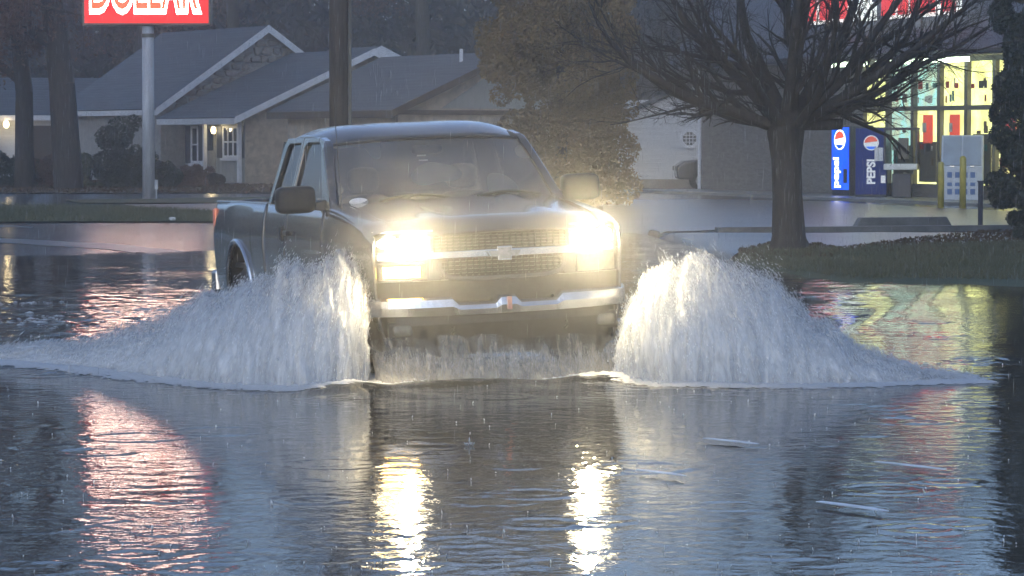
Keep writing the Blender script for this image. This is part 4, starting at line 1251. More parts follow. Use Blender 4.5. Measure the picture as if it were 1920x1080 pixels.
# porch wing
c0 = at(440, 225, 104.0)
def to_house(p):
    d = Vector((p.x - house.location.x, p.y - house.location.y, 0))
    return (d.x * math.cos(HA) + d.y * math.sin(HA), -d.x * math.sin(HA) + d.y * math.cos(HA))
wu, wv = to_house(c0)
WE = c0.z - 0.03
gable_block(house, wu, wv, 10.6, 6.2, WE, 2.35, 0.75, M['tan'], M['shingle'], fascia=0.13, soffit=M['beige'])
WU = wu + 0.75
# sage siding on the wall under the eave, vertical battens proud of it
MB().box(WU - 0.03, WU - 0.002, wv + 0.76, wv + 5.4, 0.15, WE + 0.2).build('siding', M['siding'], house)
for k in range(15):
    vv = wv + 0.85 + k * 0.31
    MB().box(WU - 0.045, WU - 0.031, vv, vv + 0.045, 0.16, WE + 0.18).build('batten', M['siding'], house)
window_u(house, WU - 0.03, wv + 1.15, wv + 2.35, 0.95, 2.05, 2, True)
window_u(house, WU - 0.03, wv + 4.3, wv + 4.9, 0.75, 2.05, 0, True)
dr = MB().box(WU - 0.06, WU - 0.033, wv + 2.95, wv + 3.75, 0.16, 2.12).build('door', pm('cream_door', (0.32, 0.30, 0.24), rough=0.5, var=0.1), house)
MB().box(WU - 0.075, WU - 0.062, wv + 3.1, wv + 3.6, 1.2, 1.95).build('pane', M['pane'], dr)
MB().box(WU - 0.32, WU - 0.20, wv + 3.3, wv + 3.42, 0.1, WE + 0.05).build('porch_post', M['trim'], house)
MB().box(WU - 0.32, WU - 0.20, wv + 0.60, wv + 0.72, 0.1, WE + 0.05).build('porch_post', M['trim'], house)
MB().tube([(WU - 0.30, wv + 0.66, 0.15), (WU - 0.30, wv + 0.66, WE - 0.05), (WU - 0.62, wv + 0.4, WE - 0.02)], 0.05, 6).build('downspout', M['trim'], house)
lm = MB(); lm.ellipsoid((WU - 0.22, wv + 2.75, 1.90), (0.085, 0.085, 0.13), 12, 8, 0.8); l_o = lm.build('porch_lamp', M['porch_lamp'], house, smooth=True)
MB().prism([(WU - 0.34, wv + 2.63, 2.035), (WU - 0.10, wv + 2.63, 2.035), (WU - 0.10, wv + 2.87, 2.035), (WU - 0.34, wv + 2.87, 2.035)], (0, 0, 0.04)).build('lamp_cap', M['shutter'], l_o)
pl_d = bpy.data.lights.new('porch_lamp_glow', 'POINT'); pl_d.energy = 10; pl_d.color = (1, 0.8, 0.45); pl_d.shadow_soft_size = 0.1
pl_o = bpy.data.objects.new('porch_lamp_glow', pl_d); COL.objects.link(pl_o); pl_o.parent = house; pl_o.location = (WU - 0.42, wv + 2.6, 1.95)
# porch slab and yard sign-like mail basket
MB().box(WU - 1.0, WU - 0.06, wv + 0.6, wv + 5.2, 0.0, 0.13).build('porch_slab', M['concrete'], house)
MB().box(WU - 0.56, WU - 0.52, wv + 2.9, wv + 3.25, 0.32, 0.85).build('notice_board', M['trim'], house)
# small satellite of the rear gable: white gable top peeping over the wing
g0 = to_house(at(640, 128, 116))
gable_block(house, g0[0], g0[1], 3.4, 4, at(640, 128, 116).z - 0.03, 0.75, 0.1, M['wsiding'], M['shingle'], fascia=0.18)

# --- second house behind the truck
s0 = at(735, 212, 95.0)
house2 = empty('house', (s0.x, s0.y, 0.03), HA, 'low brown walled house with a plain grey roof behind the truck cab', 'house')
gable_block(house2, 0, 0, 8.6, 8.5, s0.z - 0.03, 1.85, 0.5, M['tan'], M['shingle2'], trim=M['brown'], fascia=0.12)
MB().prism([(2.0, -0.0 + 0.47, 2.55), (6.6, 0.47, 2.55), (4.3, 0.47, 3.95)], (0, 0.025, 0)).build('gable_panel', M['siding'], house2)
MB().box(0.1, 8.5, 0.36, 0.44, 2.36, 2.50).build('gable_beam', M['brown'], house2)
MB().box(0.44, 0.47, 0.6, 7.9, 0.1, 2.3).build('siding', M['tan'], house2)
window_u(house2, 0.44, 1.6, 3.0, 0.9, 2.0, 1, False)
MB().tube([(3.6, 2.0, 3.9), (3.6, 2.0, 4.45)], 0.06, 8).build('vent_pipe', M['trim'], house2)
# carport roof edge with pale boards at its left
cp0 = at(545, 214, 98)
MB()
# --- far house at the left edge
f0 = at(112, 221, 118)
house3 = empty('house', (f0.x - 5.2, f0.y + 1, 0.03), R(12), 'pale far house at the left edge with a lit porch lamp', 'house')
def simple_house(root, W, L, eave, rise, wall, roofm):
    MB().box(0.4, W - 0.4, 0.4, L - 0.4, 0, eave + 0.05).build('wall', wall, root)
    r = MB(); slab(r, (0, 0, eave), (W, 0, eave), (W, L / 2, eave + rise), (0, L / 2, eave + rise), -0.1); r_o = r.build('roof', roofm, root)
    r = MB(); slab(r, (0, L, eave), (W, L, eave), (W, L / 2, eave + rise), (0, L / 2, eave + rise), -0.1); r.build('roof', roofm, root)
    MB().box(0, W, -0.05, -0.004, eave - 0.12, eave + 0.08).build('gutter', M['trim'], r_o)
    for x in (0.41, W - 0.41):
        MB().prism([(x - 0.03, 0.4, eave), (x - 0.03, L - 0.4, eave), (x - 0.03, L / 2, eave + rise - 0.05)], (0.06, 0, 0)).build('gable_wall', wall, root)
simple_house(house3, 12, 8, f0.z, 1.5, M['wsiding'], M['shingle'])
for x in (5.2, 8.6):
    w = MB().box(x, x + 1.1, 0.34, 0.395, 0.8, 2.0).build('window', M['trim'], house3)
    MB().box(x + 0.1, x + 1.0, 0.325, 0.338, 0.9, 1.9).build('pane', M['pane'], w)
d_ = MB().box(3.9, 4.8, 0.34, 0.395, 0.05, 2.1).build('door', M['doorred'], house3)
pp = at(15, 238, 118.4)
pq = Vector((pp.x - house3.location.x, pp.y - house3.location.y, 0)); pq.rotate(Matrix.Rotation(-R(12), 3, 'Z'))
l_o = MB().ellipsoid((pq.x, 0.1, 2.15), (0.12, 0.10, 0.15), 10, 8).build('porch_lamp', M['porch_lamp'], house3, smooth=True)
MB().box(pq.x - 0.06, pq.x + 0.06, 0.1, 0.40, 2.32, 2.40).build('lamp_bracket', M['shutter'], l_o)
pl_d2 = bpy.data.lights.new('porch_lamp_glow', 'POINT'); pl_d2.energy = 10; pl_d2.color = (1, 0.75, 0.4); pl_d2.shadow_soft_size = 0.1
pl_o2 = bpy.data.objects.new('porch_lamp_glow', pl_d2); COL.objects.link(pl_o2); pl_o2.parent = house3; pl_o2.location = (pq.x, -0.15, 2.15)
for x in (2.6, 7.0):
    MB().box(x, x + 0.12, -0.02, 0.1, 0.0, f0.z - 0.1).build('porch_post', M['trim'], house3)
MB().box(1, 11, -1.0, 0.38, 0.0, 0.1).build('porch_slab', M['concrete'], house3)

# ================================================================== WHITE OUTBUILDING WITH THE OCTAGONAL WINDOW
w0 = at(1150, 352, 101)
outb = empty('white_outbuilding', (w0.x, 101.0, 0.03), R(-4), 'white sided outbuilding with an octagonal window beside the store', 'building')
OW = 3.4
MB().prism([(0, 0, 0), (OW, 0, 0), (OW, 0, 3.0), (2.6, 0, 3.3), (0, 0, 2.2)], (0, 6, 0)).build('wall', M['wsiding'], outb)
MB().box(-0.01, OW + 0.01, -0.03, -0.003, 0.0, 0.30).build('base_course', M['stone'], outb)
for k in range(17):
    MB().box(0.0, OW, -0.018, -0.002, 0.34 + k * 0.15, 0.34 + k * 0.15 + 0.128).build('siding_board', M['wsiding'], outb)
r = MB(); slab(r, (-0.3, -0.3, 2.15), (2.7, -0.3, 3.42), (2.7, 6.2, 3.42), (-0.3, 6.2, 2.15), -0.08); r.build('roof', M['shingle2'], outb)
r = MB(); slab(r, (2.7, -0.3, 3.42), (OW + 0.3, -0.3, 3.05), (OW + 0.3, 6.2, 3.05), (2.7, 6.2, 3.42), -0.08); r.build('roof', M['shingle2'], outb)
op = at(1293, 260, 100.9); ox = op.x - w0.x; oz = op.z - 0.03
oc = MB()
ring_o = [(ox + 0.34 * math.cos(R(22.5 + 45 * k)), oz + 0.34 * math.sin(R(22.5 + 45 * k))) for k in range(8)]
ring_i = [(ox + 0.23 * math.cos(R(22.5 + 45 * k)), oz + 0.23 * math.sin(R(22.5 + 45 * k))) for k in range(8)]
for k in range(8):
    a, b_ = ring_o[k], ring_o[(k + 1) % 8]; c, d = ring_i[(k + 1) % 8], ring_i[k]
    oc.prism([(a[0], -0.085, a[1]), (b_[0], -0.085, b_[1]), (c[0], -0.085, c[1]), (d[0], -0.085, d[1])], (0, 0.065, 0))
o_o = oc.build('octagonal_window', M['trim'], outb)
MB().prism([(x, -0.040, z) for x, z in ring_i], (0, 0.015, 0)).build('pane', M['pane'], o_o)
for k in (-1, 0, 1):
    MB().box(ox + k * 0.11 - 0.012, ox + k * 0.11 + 0.012, -0.06, -0.042, oz - 0.2, oz + 0.2).build('mullion', M['trim'], o_o)
    MB().box(ox - 0.2, ox + 0.2, -0.0605, -0.0425, oz + k * 0.11 - 0.012, oz + k * 0.11 + 0.012).build('mullion', M['trim'], o_o)

# ================================================================== THE STORE
M['brick'] = pm('grey_brown_brick', (0.17, 0.155, 0.14), rough=0.6, var=0.2, scale=3, bump=0.3, bscale=10, stretch=(1, 1, 4))
M['mansard'] = pm('dark_mansard', (0.055, 0.058, 0.075), rough=0.4, var=0.2, scale=2, bump=0.4, bscale=5, stretch=(4, 4, 0.5))
M['mullion'] = pm('store_mullion', (0.12, 0.11, 0.09), rough=0.4, var=0.1)
M['winlit'] = emit_mat('store_window_lit', (0.92, 0.96, 0.38), 1.5, col2=(0.50, 0.46, 0.15), scale=1.7)
M['winblue'] = emit_mat('store_window_teal', (0.35, 0.75, 0.70), 0.9, col2=(0.5, 0.5, 0.3), scale=2.5)
M['tube'] = emit_mat('fluorescent_tube', (0.80, 1.0, 0.72), 6.0)
M['poster'] = emit_mat('red_poster', (0.85, 0.10, 0.06), 0.5)
M['redletter'] = emit_mat('red_letter_lit', (1.0, 0.06, 0.07), 0.6)
M['whiteletter'] = emit_mat('white_letter_rim', (0.95, 1.0, 0.95), 0.9)
SA = math.atan2(-0.93, 0.368)
so = at(1315, 362, 94.0)
store = empty('store', (so.x, 94.0, 0.03), SA, 'brick store with lit windows, strip lights and red roof letters', 'store')
def store_t(px):
    k = (px - 960) / F_PX
    return (94.0 * k - so.x) / (0.368 + 0.93 * k)
TE = 23.0
# walls: plain brick at the left, piers and stall riser round the shopfront
tw0 = store_t(1615); tw1 = 20.0
MB().box(0, tw0, 0, 14, 0.0, 4.2).build('brick_wall', M['brick'], store)
MB().box(tw1, TE, 0, 14, 0.0, 4.2).build('brick_wall', M['brick'], store)
MB().box(tw0, tw1, 0.0, 0.3, 0.0, 0.45).build('stall_riser', M['brick'], store)
MB().box(tw0, tw1, 0.6, 14, 0.0, 4.2).build('back_wall', M['brick'], store)
nw = 7
for k in range(nw):
    a = tw0 + (tw1 - tw0) * k / nw; c = tw0 + (tw1 - tw0) * (k + 1) / nw
    col = M['winblue'] if k == 1 else M['winlit']
    f = MB().box(a, a + 0.16, -0.04, 0.25, 0.45, 3.60).box(a + 0.16, c, -0.03, 0.2, 2.36, 2.48).build('window_frame', M['mullion'], store)
    MB().box(a + 0.16, c, 0.08, 0.10, 0.45, 2.36).build('pane', col, f)
    MB().box(a + 0.16, c, 0.08, 0.10, 2.48, 3.60).build('pane', M['winblue'] if k in (1, 2) else M['winlit'], f)
    if k in (2, 3, 5):
        MB().box(a + 0.5, a + 1.0, 0.055, 0.072, 1.5, 2.25).build('poster', M['poster'], f)
    if k in (0, 1, 2, 4):
        MB().box(a + 0.3, c - 0.2, 0.055, 0.075, 0.5, 1.35 + 0.1 * k).build('shelf_display', M['mullion'], f)
goods = [pm('goods_red', (0.35, 0.04, 0.03)), pm('goods_brown', (0.14, 0.08, 0.04)), pm('goods_teal', (0.05, 0.20, 0.20)), pm('goods_white', (0.5, 0.5, 0.45)), pm('goods_dark', (0.04, 0.035, 0.03))]
rg = np.random.default_rng(91)
for k in range(nw):                                   # goods and notices standing against the glass
    a = tw0 + (tw1 - tw0) * k / nw + 0.2; w_ = (tw1 - tw0) / nw - 0.28
    for j in range(14):
        x = a + rg.random() * (w_ - 0.3); ww = rg.uniform(0.08, 0.26); z = rg.choice([0.5, 0.9, 1.3, 1.75, 2.55, 2.9]) + rg.uniform(0, 0.08); hh = rg.uniform(0.08, 0.30)
        MB().box(x, x + ww, 0.052 - 0.0035 * j, 0.0535 - 0.0035 * j, z, z + hh).build('display', goods[rg.integers(5)], store)
MB().box(tw0, tw1, -0.03, 0.55, 3.60, 4.2).build('lintel', M['brick'], store)
# canopy, mansard roof and strip lights
MB().box(-0.2, TE + 0.2, -0.85, -0.002, 3.72, 3.86).build('canopy', M['mansard'], store)
ms = MB(); slab(ms, (-0.3, -0.95, 3.86), (TE + 0.3, -0.95, 3.86), (TE + 0.3, 0.9, 6.4), (-0.3, 0.9, 6.4), 0.15); ms.build('mansard_roof', M['mansard'], store)
MB().box(-0.3, TE + 0.3, 0.75, 14.2, 4.25, 6.2).build('roof_block', M['mansard'], store)
for px0, px1 in ((1600, 1635), (1640, 1668), (1690, 1718), (1732, 1755), (1760, 1772), (1780, 1815), (1822, 1862)):
    a, c = store_t(px0) + 0.0, store_t(px1)
    tb = MB().box(a, c, -0.80, -0.70, 3.56, 3.68).build('strip_light', M['tube'], store)
    MB().box(a - 0.03, c + 0.03, -0.83, -0.67, 3.682, 3.718).build('light_housing', M['mullion'], tb)
# roof letters: only their lower strokes show in the picture
def zlet(zz, y): return y
lets = [(1553, 1572, 0), (1582, 1628, 1), (1640, 1672, 2), (1695, 1722, 0), (1730, 1766, 1), (1774, 1832, 1)]
for px0, px1, kind in lets:
    a, c = store_t(px0) , store_t(px1)
    z0 = 4.85; z1 = 6.1
    yy = -0.95 + (z0 - 3.86) / 2.54 * 1.85
    w = c - a
    mb = MB(); mr_ = MB()
    def stroke(m_, x0, x1, za, zb, grow=0.0, dy=0.0):
        m_.box(a + w * x0 - grow, a + w * x1 + grow, yy - 0.42 - dy, yy - 0.30 - dy, za - grow, zb + grow)
    if kind == 0:
        S_ = [(0.15, 0.85, z0, z1)]
    elif kind == 1:
        S_ = [(0.0, 0.34, z0, z1), (0.66, 1.0, z0, z1), (0.35, 0.65, z0 + 0.55, z0 + 0.9)]
    else:
        S_ = [(0.3, 0.7, z0, z1), (0.0, 0.29, z0, z0 + 0.3), (0.71, 1.0, z0, z0 + 0.3)]
    for s_ in S_:
        stroke(mb, *s_, 0.0, 0.13); stroke(mr_, *s_, 0.09, 0.0)
    l_o = mr_.build('roof_letter', M['whiteletter'], store)
    mb.build('letter_face', M['redletter'] if kind != 2 else M['whiteletter'], l_o)
# downspout at the corner and pavement before the shop
MB().tube([(-0.02, -0.06, 0.0), (-0.02, -0.06, 3.7)], 0.05, 6).build('downspout', M['trim'], store)
MB().box(-0.5, TE + 1, -2.2, -0.002, -0.05, 0.10).build('walk', M['concrete'], store, bevel=0.02)
# ---- things before the store
def at_store(px, out):
    """a place along the shopfront, out metres in front of it, seen at column px"""
    k = (px - 960) / F_PX
    n = Vector((-0.93, -0.368))
    bx, by = so.x + n.x * out, 94.0 + n.y * out
    t = (by * k - bx) / (0.368 + 0.93 * k)
    return Vector((bx + 0.368 * t, by - 0.93 * t, 0.03))
M['pepsiblue'] = emit_mat('vending_blue_lit', (0.0, 0.06, 0.90), 1.2, col2=(0.0, 0.12, 1.0), scale=0.8)
M['vendblue'] = pm('vending_blue', (0.010, 0.035, 0.22), rough=0.55, var=0.1, scale=2, spec=0.2)
M['vendbody'] = pm('vending_body', (0.03, 0.032, 0.05), rough=0.4, var=0.1)
M['ballred'] = emit_mat('emblem_red', (0.95, 0.10, 0.05), 1.0)
M['ballwhite'] = emit_mat('emblem_white', (0.95, 0.97, 1.0), 2.2)
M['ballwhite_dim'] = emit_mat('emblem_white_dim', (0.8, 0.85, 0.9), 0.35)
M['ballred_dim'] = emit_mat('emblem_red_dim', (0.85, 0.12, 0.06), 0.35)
M['ballblue'] = emit_mat('emblem_blue', (0.0, 0.12, 0.7), 0.8)
M['green_led'] = emit_mat('green_led', (0.05, 1.0, 0.15), 7.0)
def emblem(root, x, y, z, r, white, red, blue):
    """round three-colour emblem lying on the face at y, looking to -y"""
    o = disc(MB(), (x, y, z), (1, 0, 0), (0, 0, 1), r, 24, off=Vector((0, -0.008, 0))).build('emblem', white, root)
    up = [(x + r * 0.86 * math.cos(a), y - 0.014, z + r * 0.86 * math.sin(a)) for a in [R(15) + R(165) * k / 12 for k in range(13)]]
    MB().prism(up, (0, 0.004, 0)).build('emblem_red', red, o)
    lo = [(x + r * 0.86 * math.cos(a), y - 0.014, z + r * 0.86 * math.sin(a)) for a in [R(215) + R(110) * k / 10 for k in range(11)]]
    MB().prism(lo, (0, 0.004, 0)).build('emblem_blue', blue, o)
def vertical_word(root, body, x, y, z, size, mat, name='lettering'):
    me = text_mesh(body, size, 0.004, 0.012)
    me.transform(Matrix.Rotation(R(90), 4, 'Z'))           # reads upward
    me.transform(Matrix.Rotation(R(90), 4, 'X'))           # stand it up, face to -y
    o = link(name, me, mat, root); o.location = (x, y, z)
    return o
# lit machine, front turned along the shopfront's normal but a little toward the camera
v1 = at_store(1576, 0.9)
vm = empty('vending_machine', (v1.x, v1.y, 0.13), R(-63), 'brightly lit blue drinks vending machine against the brick wall', 'vending machine', 'vending machines before the store')
MB().box(-0.43, 0.43, 0.0, 0.75, 0.0, 1.86).build('cabinet', M['vendbody'], vm, bevel=0.02)
MB().box(-0.41, 0.41, -0.03, -0.002, 0.16, 1.83).build('lit_panel', M['pepsiblue'], vm, bevel=0.01)
emblem(vm, 0.0, -0.032, 1.50, 0.27, M['ballwhite'], M['ballred'], M['ballblue'])
vertical_word(vm, 'pepsi', -0.06, -0.036, 0.62, 0.40, M['ballwhite'])
MB().box(0.18, 0.36, -0.037, -0.031, 0.34, 0.72).build('coin_panel', M['vendbody'], vm)
MB().ellipsoid((0.50, 0.3, 1.36), (0.05, 0.05, 0.05), 10, 8).build('indicator', M['green_led'], vm, smooth=True)
v2 = at_store(1633, 0.9)
vm2 = empty('vending_machine', (v2.x, v2.y, 0.13), R(-12), 'unlit blue drinks vending machine beside the lit one', 'vending machine', 'vending machines before the store')
MB().box(-0.42, 0.42, 0.0, 0.78, 0.0, 1.83).build('cabinet', M['vendbody'], vm2, bevel=0.02)
MB().box(-0.41, 0.41, -0.03, -0.002, 0.06, 1.80).build('front_panel', M['vendblue'], vm2, bevel=0.01)
emblem(vm2, 0.0, -0.032, 1.42, 0.20, M['ballwhite_dim'], M['ballred_dim'], M['ballblue'])
vertical_word(vm2, 'PEPSI', 0.10, -0.036, 0.66, 0.30, M['ballwhite_dim'])
MB().box(0.26, 0.38, -0.037, -0.031, 0.36, 0.56).build('coin_panel', M['ballwhite_dim'], vm2)
# bench-like phone shelf / payphone hood between
b1 = at_store(1690, 0.7)
bx_ = empty('pay_phone', (b1.x, b1.y, 0.13), R(-14), 'grey pay phone shelf on a dark pedestal before the shop windows', 'pay phone')
MB().box(-0.25, 0.25, 0.0, 0.35, 0.0, 0.62).build('pedestal', M['vendbody'], bx_, bevel=0.02)
MB().box(-0.46, 0.42, -0.12, 0.42, 0.72, 0.88).build('shelf', M['trim'], bx_, bevel=0.03)
MB().box(-0.46, -0.40, -0.10, 0.40, 0.885, 1.75).box(0.36, 0.42, -0.10, 0.40, 0.885, 1.75).box(-0.46, 0.42, -0.10, 0.40, 1.752, 1.82).build('hood', M['vendbody'], bx_, bevel=0.01)
MB().box(-0.12, 0.14, 0.2, 0.38, 1.0, 1.55).build('phone', M['mullion'], bx_, bevel=0.02)
MB().box(-0.70, -0.48, -0.06, -0.02, 0.95, 1.30).build('notice', M['trim'], bx_)
# ice chest
i1 = at_store(1803, 0.9)
ice = empty('ice_chest', (i1.x, i1.y, 0.13), R(-10), 'white slant fronted ice chest with blue print behind the bollards', 'ice chest')
M['icewhite'] = pm('ice_chest_white', (0.42, 0.47, 0.55), rough=0.35, var=0.06, scale=2)
M['icegrey'] = pm('ice_chest_door', (0.23, 0.28, 0.36), rough=0.25, var=0.1, scale=2)
M['iceblue'] = pm('ice_print_blue', (0.04, 0.11, 0.30), rough=0.4, var=0.1)
prof_i = [(0, 0.0), (0, 0.80), (0.42, 1.62), (0.90, 1.62), (0.90, 0.0)]
MB().prism([(-0.52, y, z) for y, z in prof_i], (1.04, 0, 0)).build('cabinet', M['icewhite'], ice, bevel=0.02)
nrm = Vector((0, -0.82, 0.42)).normalized()
for s in (-1, 1):
    x0, x1 = (-0.47, -0.02) if s < 0 else (0.02, 0.47)
    q = [Vector((x0, 0.03, 0.86)), Vector((x1, 0.03, 0.86)), Vector((x1, 0.40, 1.58)), Vector((x0, 0.40, 1.58))]
    d_o = MB().prism([p + nrm * 0.004 for p in q], nrm * 0.025).build('door', M['icegrey'], ice)
    MB().box(x0 + 0.18, x0 + 0.28, -0.03, 0.0, 0.83, 0.86).build('handle', M['chrome'], d_o)
for r_ in range(3):
    for k in range(4):
        h = 0.14 if r_ != 1 else 0.09
        MB().box(-0.36 + k * 0.19, -0.24 + k * 0.19, -0.008, -0.001, 0.14 + r_ * 0.21, 0.14 + r_ * 0.21 + h).build('print_block', M['iceblue'], ice)
# bollards, short post and wheel stop
M['yellow'] = pm('yellow_paint', (0.40, 0.33, 0.06), rough=0.4, var=0.15, scale=5)
for px, top, lab in ((1764, 303, 'yellow steel bollard at the left before the ice chest'), (1805, 292, 'yellow steel bollard standing right in front of the ice chest')):
    q = gp(px, 392, 0.05); zt = at(px, top, q.y).z
    o = empty('bollard', (q.x, q.y, 0.03), 0, lab, 'bollard', 'yellow bollards before the store')
    MB().tube([(0, 0, -0.02), (0, 0, zt - 0.09), (0, 0, zt - 0.05), (0, 0, zt - 0.03)], [0.075, 0.075, 0.055, 0.01], 14).build('post', M['yellow'], o, smooth=True)
    MB().tube([(0, 0, 0), (0, 0, 0.03)], 0.13, 14).build('base_plate', M['mullion'], o)
q = gp(1838, 432, 0.05); zt = at(1838, 345, q.y).z
o = empty('sign_post', (q.x, q.y, 0.03), 0, 'short dark post standing at the kerb by the evergreen shrub', 'post')
MB().tube([(0, 0, -0.05), (0, 0, zt)], 0.045, 10).build('post', M['vendbody'], o)
MB().tube([(0, 0, zt), (0, 0, zt + 0.03)], 0.06, 10).build('cap', M['vendbody'], o)
a = gp(1618, 433, 0.05); c = gp(1797, 431, 0.05)
d = (c - a); d.z = 0; dn = d.normalized(); nn_ = Vector((-dn.y, dn.x, 0))
ln = d.length
o = empty('wheel_stop', (a.x, a.y, 0.03), math.atan2(dn.y, dn.x), 'long dark concrete wheel stop lying at the kerb of the parking lot', 'wheel stop')
MB().prism([(0, 0.25, 0.0), (ln, 0.25, 0.0), (ln, 0.25, 0.10), (ln - 0.10, 0.25, 0.25), (0.10, 0.25, 0.25), (0, 0.25, 0.10)], (0, 0.18, 0)).build('block', M['kerb'], o, bevel=0.015)
for x in (0.35, ln - 0.35):
    MB().tube([(x, 0.34, 0.24), (x, 0.34, 0.262)], 0.02, 8).build('pin', M['steel'], o)
# dark car behind the corner of the store
k0 = gp(1296, 350, 0.03)
car = empty('parked_car', (7.25, 97.6, 0.03), R(0), 'dark parked car half hidden by the corner of the store', 'car')
M['darkcar'] = pm('dark_car_paint', (0.055, 0.052, 0.055), rough=0.3, metal=0.3, coat=0.8, var=0.1)
sec = [(-2.1, 0.35), (-2.15, 0.75), (-1.9, 0.92), (-1.1, 1.0), (-0.55, 1.40), (0.7, 1.42), (1.5, 0.98), (2.1, 0.9), (2.15, 0.45), (2.05, 0.28)]
cb_ = MB(); cb_.prism([(x, -0.82, z) for x, z in sec], (0, 1.64, 0)).build('body', M['darkcar'], car, bevel=0.08, seg=3)
for s in (-1, 1):
    MB().prism([(-1.0, s * 0.83, 1.0), (-0.5, s * 0.83, 1.34), (0.65, s * 0.83, 1.36), (1.25, s * 0.83, 1.0)], (0, s * 0.008, 0)).build('side_window', M['pane'], car)
    for x in (-1.35, 1.35):
        w = MB().tube([(x, s * 0.66, 0.31), (x, s * 0.85, 0.31)], 0.31, 20).build('wheel', M['rubber'], car)
        MB().tube([(x, s * 0.851, 0.31), (x, s * 0.862, 0.31)], 0.19, 16).build('rim', M['steel'], w)
    MB().box(-2.19, -2.12, min(s * 0.45, s * 0.75), max(s * 0.45, s * 0.75), 0.62, 0.76).build('headlight', M['lens'], car)

# ================================================================== THE ROADSIDE SIGN
q = gp(279, 375, 0.05)
sign = empty('store_sign', (q.x, q.y, 0.03), 0, 'red lit sign with white outlined letters on a white pole', 'sign')
M['pole'] = pm('white_pole_paint', (0.38, 0.40, 0.43), rough=0.4, var=0.15, scale=2, stretch=(3, 3, 0.4))
M['signred'] = emit_mat('sign_red_lit', (1.0, 0.012, 0.010), 0.75)
M['signwhite'] = emit_mat('sign_white_lit', (1.0, 0.86, 0.72), 8.0)
M['signorange'] = emit_mat('sign_orange_lit', (1.0, 0.13, 0.05), 1.1)
s_px = F_PX / q.y
zb = at(279, 51, q.y).z; xl = (158 - 279) / s_px; xr = (399 - 279) / s_px
MB().tube([(0, 0, -0.1), (0, 0, zb)], [0.165, 0.155], 20).build('pole', M['pole'], sign, smooth=True)
MB().tube([(0, 0, zb - 0.30), (0, 0, zb - 0.20)], 0.175, 20).build('collar', M['mullion'], sign)
MB().box(0.16, 0.24, -0.06, 0.06, 0.30, 0.55).build('junction_box', M['pole'], sign)
MB().tube([(0.20, 0, 0.3), (0.20, 0, -0.05)], 0.02, 6).build('conduit', M['pole'], sign)
SH = 2.35
MB().box(xl, xr, -0.22, 0.22, zb, zb + SH).build('cabinet', M['mullion'], sign, bevel=0.03)
fc = MB().box(xl + 0.07, xr - 0.07, -0.236, -0.222, zb + 0.07, zb + SH - 0.07).build('sign_face', M['signred'], sign)
MB().box(xl + 0.07, xr - 0.07, 0.222, 0.236, zb + 0.07, zb + SH - 0.07).build('sign_face', M['signred'], sign)
def sign_word(offset, mat, y, name):
    me = text_mesh('DOLLAR', 1.0, 0.01, offset)
    co = np.empty(len(me.vertices) * 3, np.float32); me.vertices.foreach_get('co', co); co = co.reshape(-1, 3)
    return me, co
me_o, co_o = sign_word(0.075, None, 0, '')
me_i, co_i = sign_word(0.0, None, 0, '')
lo, hi = co_o.min(0), co_o.max(0)
wid = (xr - xl) * 0.87; zt0 = zb + (51 - 31) / s_px; hgt = 1.6
for me, co, mat, y, nm in ((me_o, co_o, M['signwhite'], -0.245, 'letters_outline'), (me_i, co_i, M['signorange'], -0.262, 'letters')):
    nx = (xl + xr) / 2 - 0.02 + ((co[:, 0] - lo[0]) / (hi[0] - lo[0]) - 0.5) * wid
    nz = zt0 + (co[:, 1] - lo[1]) / (hi[1] - lo[1]) * hgt
    ny = y - co[:, 2] * 0.5
    me.vertices.foreach_set('co', np.stack([nx, ny, nz], 1).astype(np.float32).ravel())
    me.update()
    link(nm, me, mat, fc)

# utility pole before the houses
up = gp(637, 430, 0.0); upY = 62.0; upx = (637 - 960) / F_PX * upY
pole = empty('utility_pole', (upx, upY, 0.0), 0, 'dark wooden utility pole rising behind the truck cab', 'utility pole')
M['creosote'] = pm('pole_wood', (0.055, 0.042, 0.034), rough=0.8, var=0.3, scale=4, bump=0.5, bscale=14, stretch=(4, 4, 0.3))
MB().tube([(0, 0, -0.2), (0, 0, 5), (0, 0, 11)], [0.205, 0.20, 0.16], 16).build('post', M['creosote'], pole, smooth=True)
MB().tube([(0.215, -0.10, 0), (0.215, -0.10, 7)], 0.035, 8).build('conduit', M['mullion'], pole)
MB().box(-1.2, 1.2, -0.22, -0.10, 10.0, 10.14).build('crossarm', M['creosote'], pole)
for x in (-1.05, -0.4, 0.4, 1.05):
    MB().tube([(x, -0.16, 10.14), (x, -0.16, 10.24)], [0.04, 0.03], 8).build('insulator', M['vendbody'], pole)
# small pale litter on the verge
q = gp(323, 416, 0.08)
o = MB().ellipsoid((0, 0, 0), (0.07, 0.05, 0.035), 10, 6, 0.7).build('litter', M['white'], None); o.location = (q.x, q.y, 0.14)
tag(o, 'small crumpled white litter lying on the grass verge', 'litter')

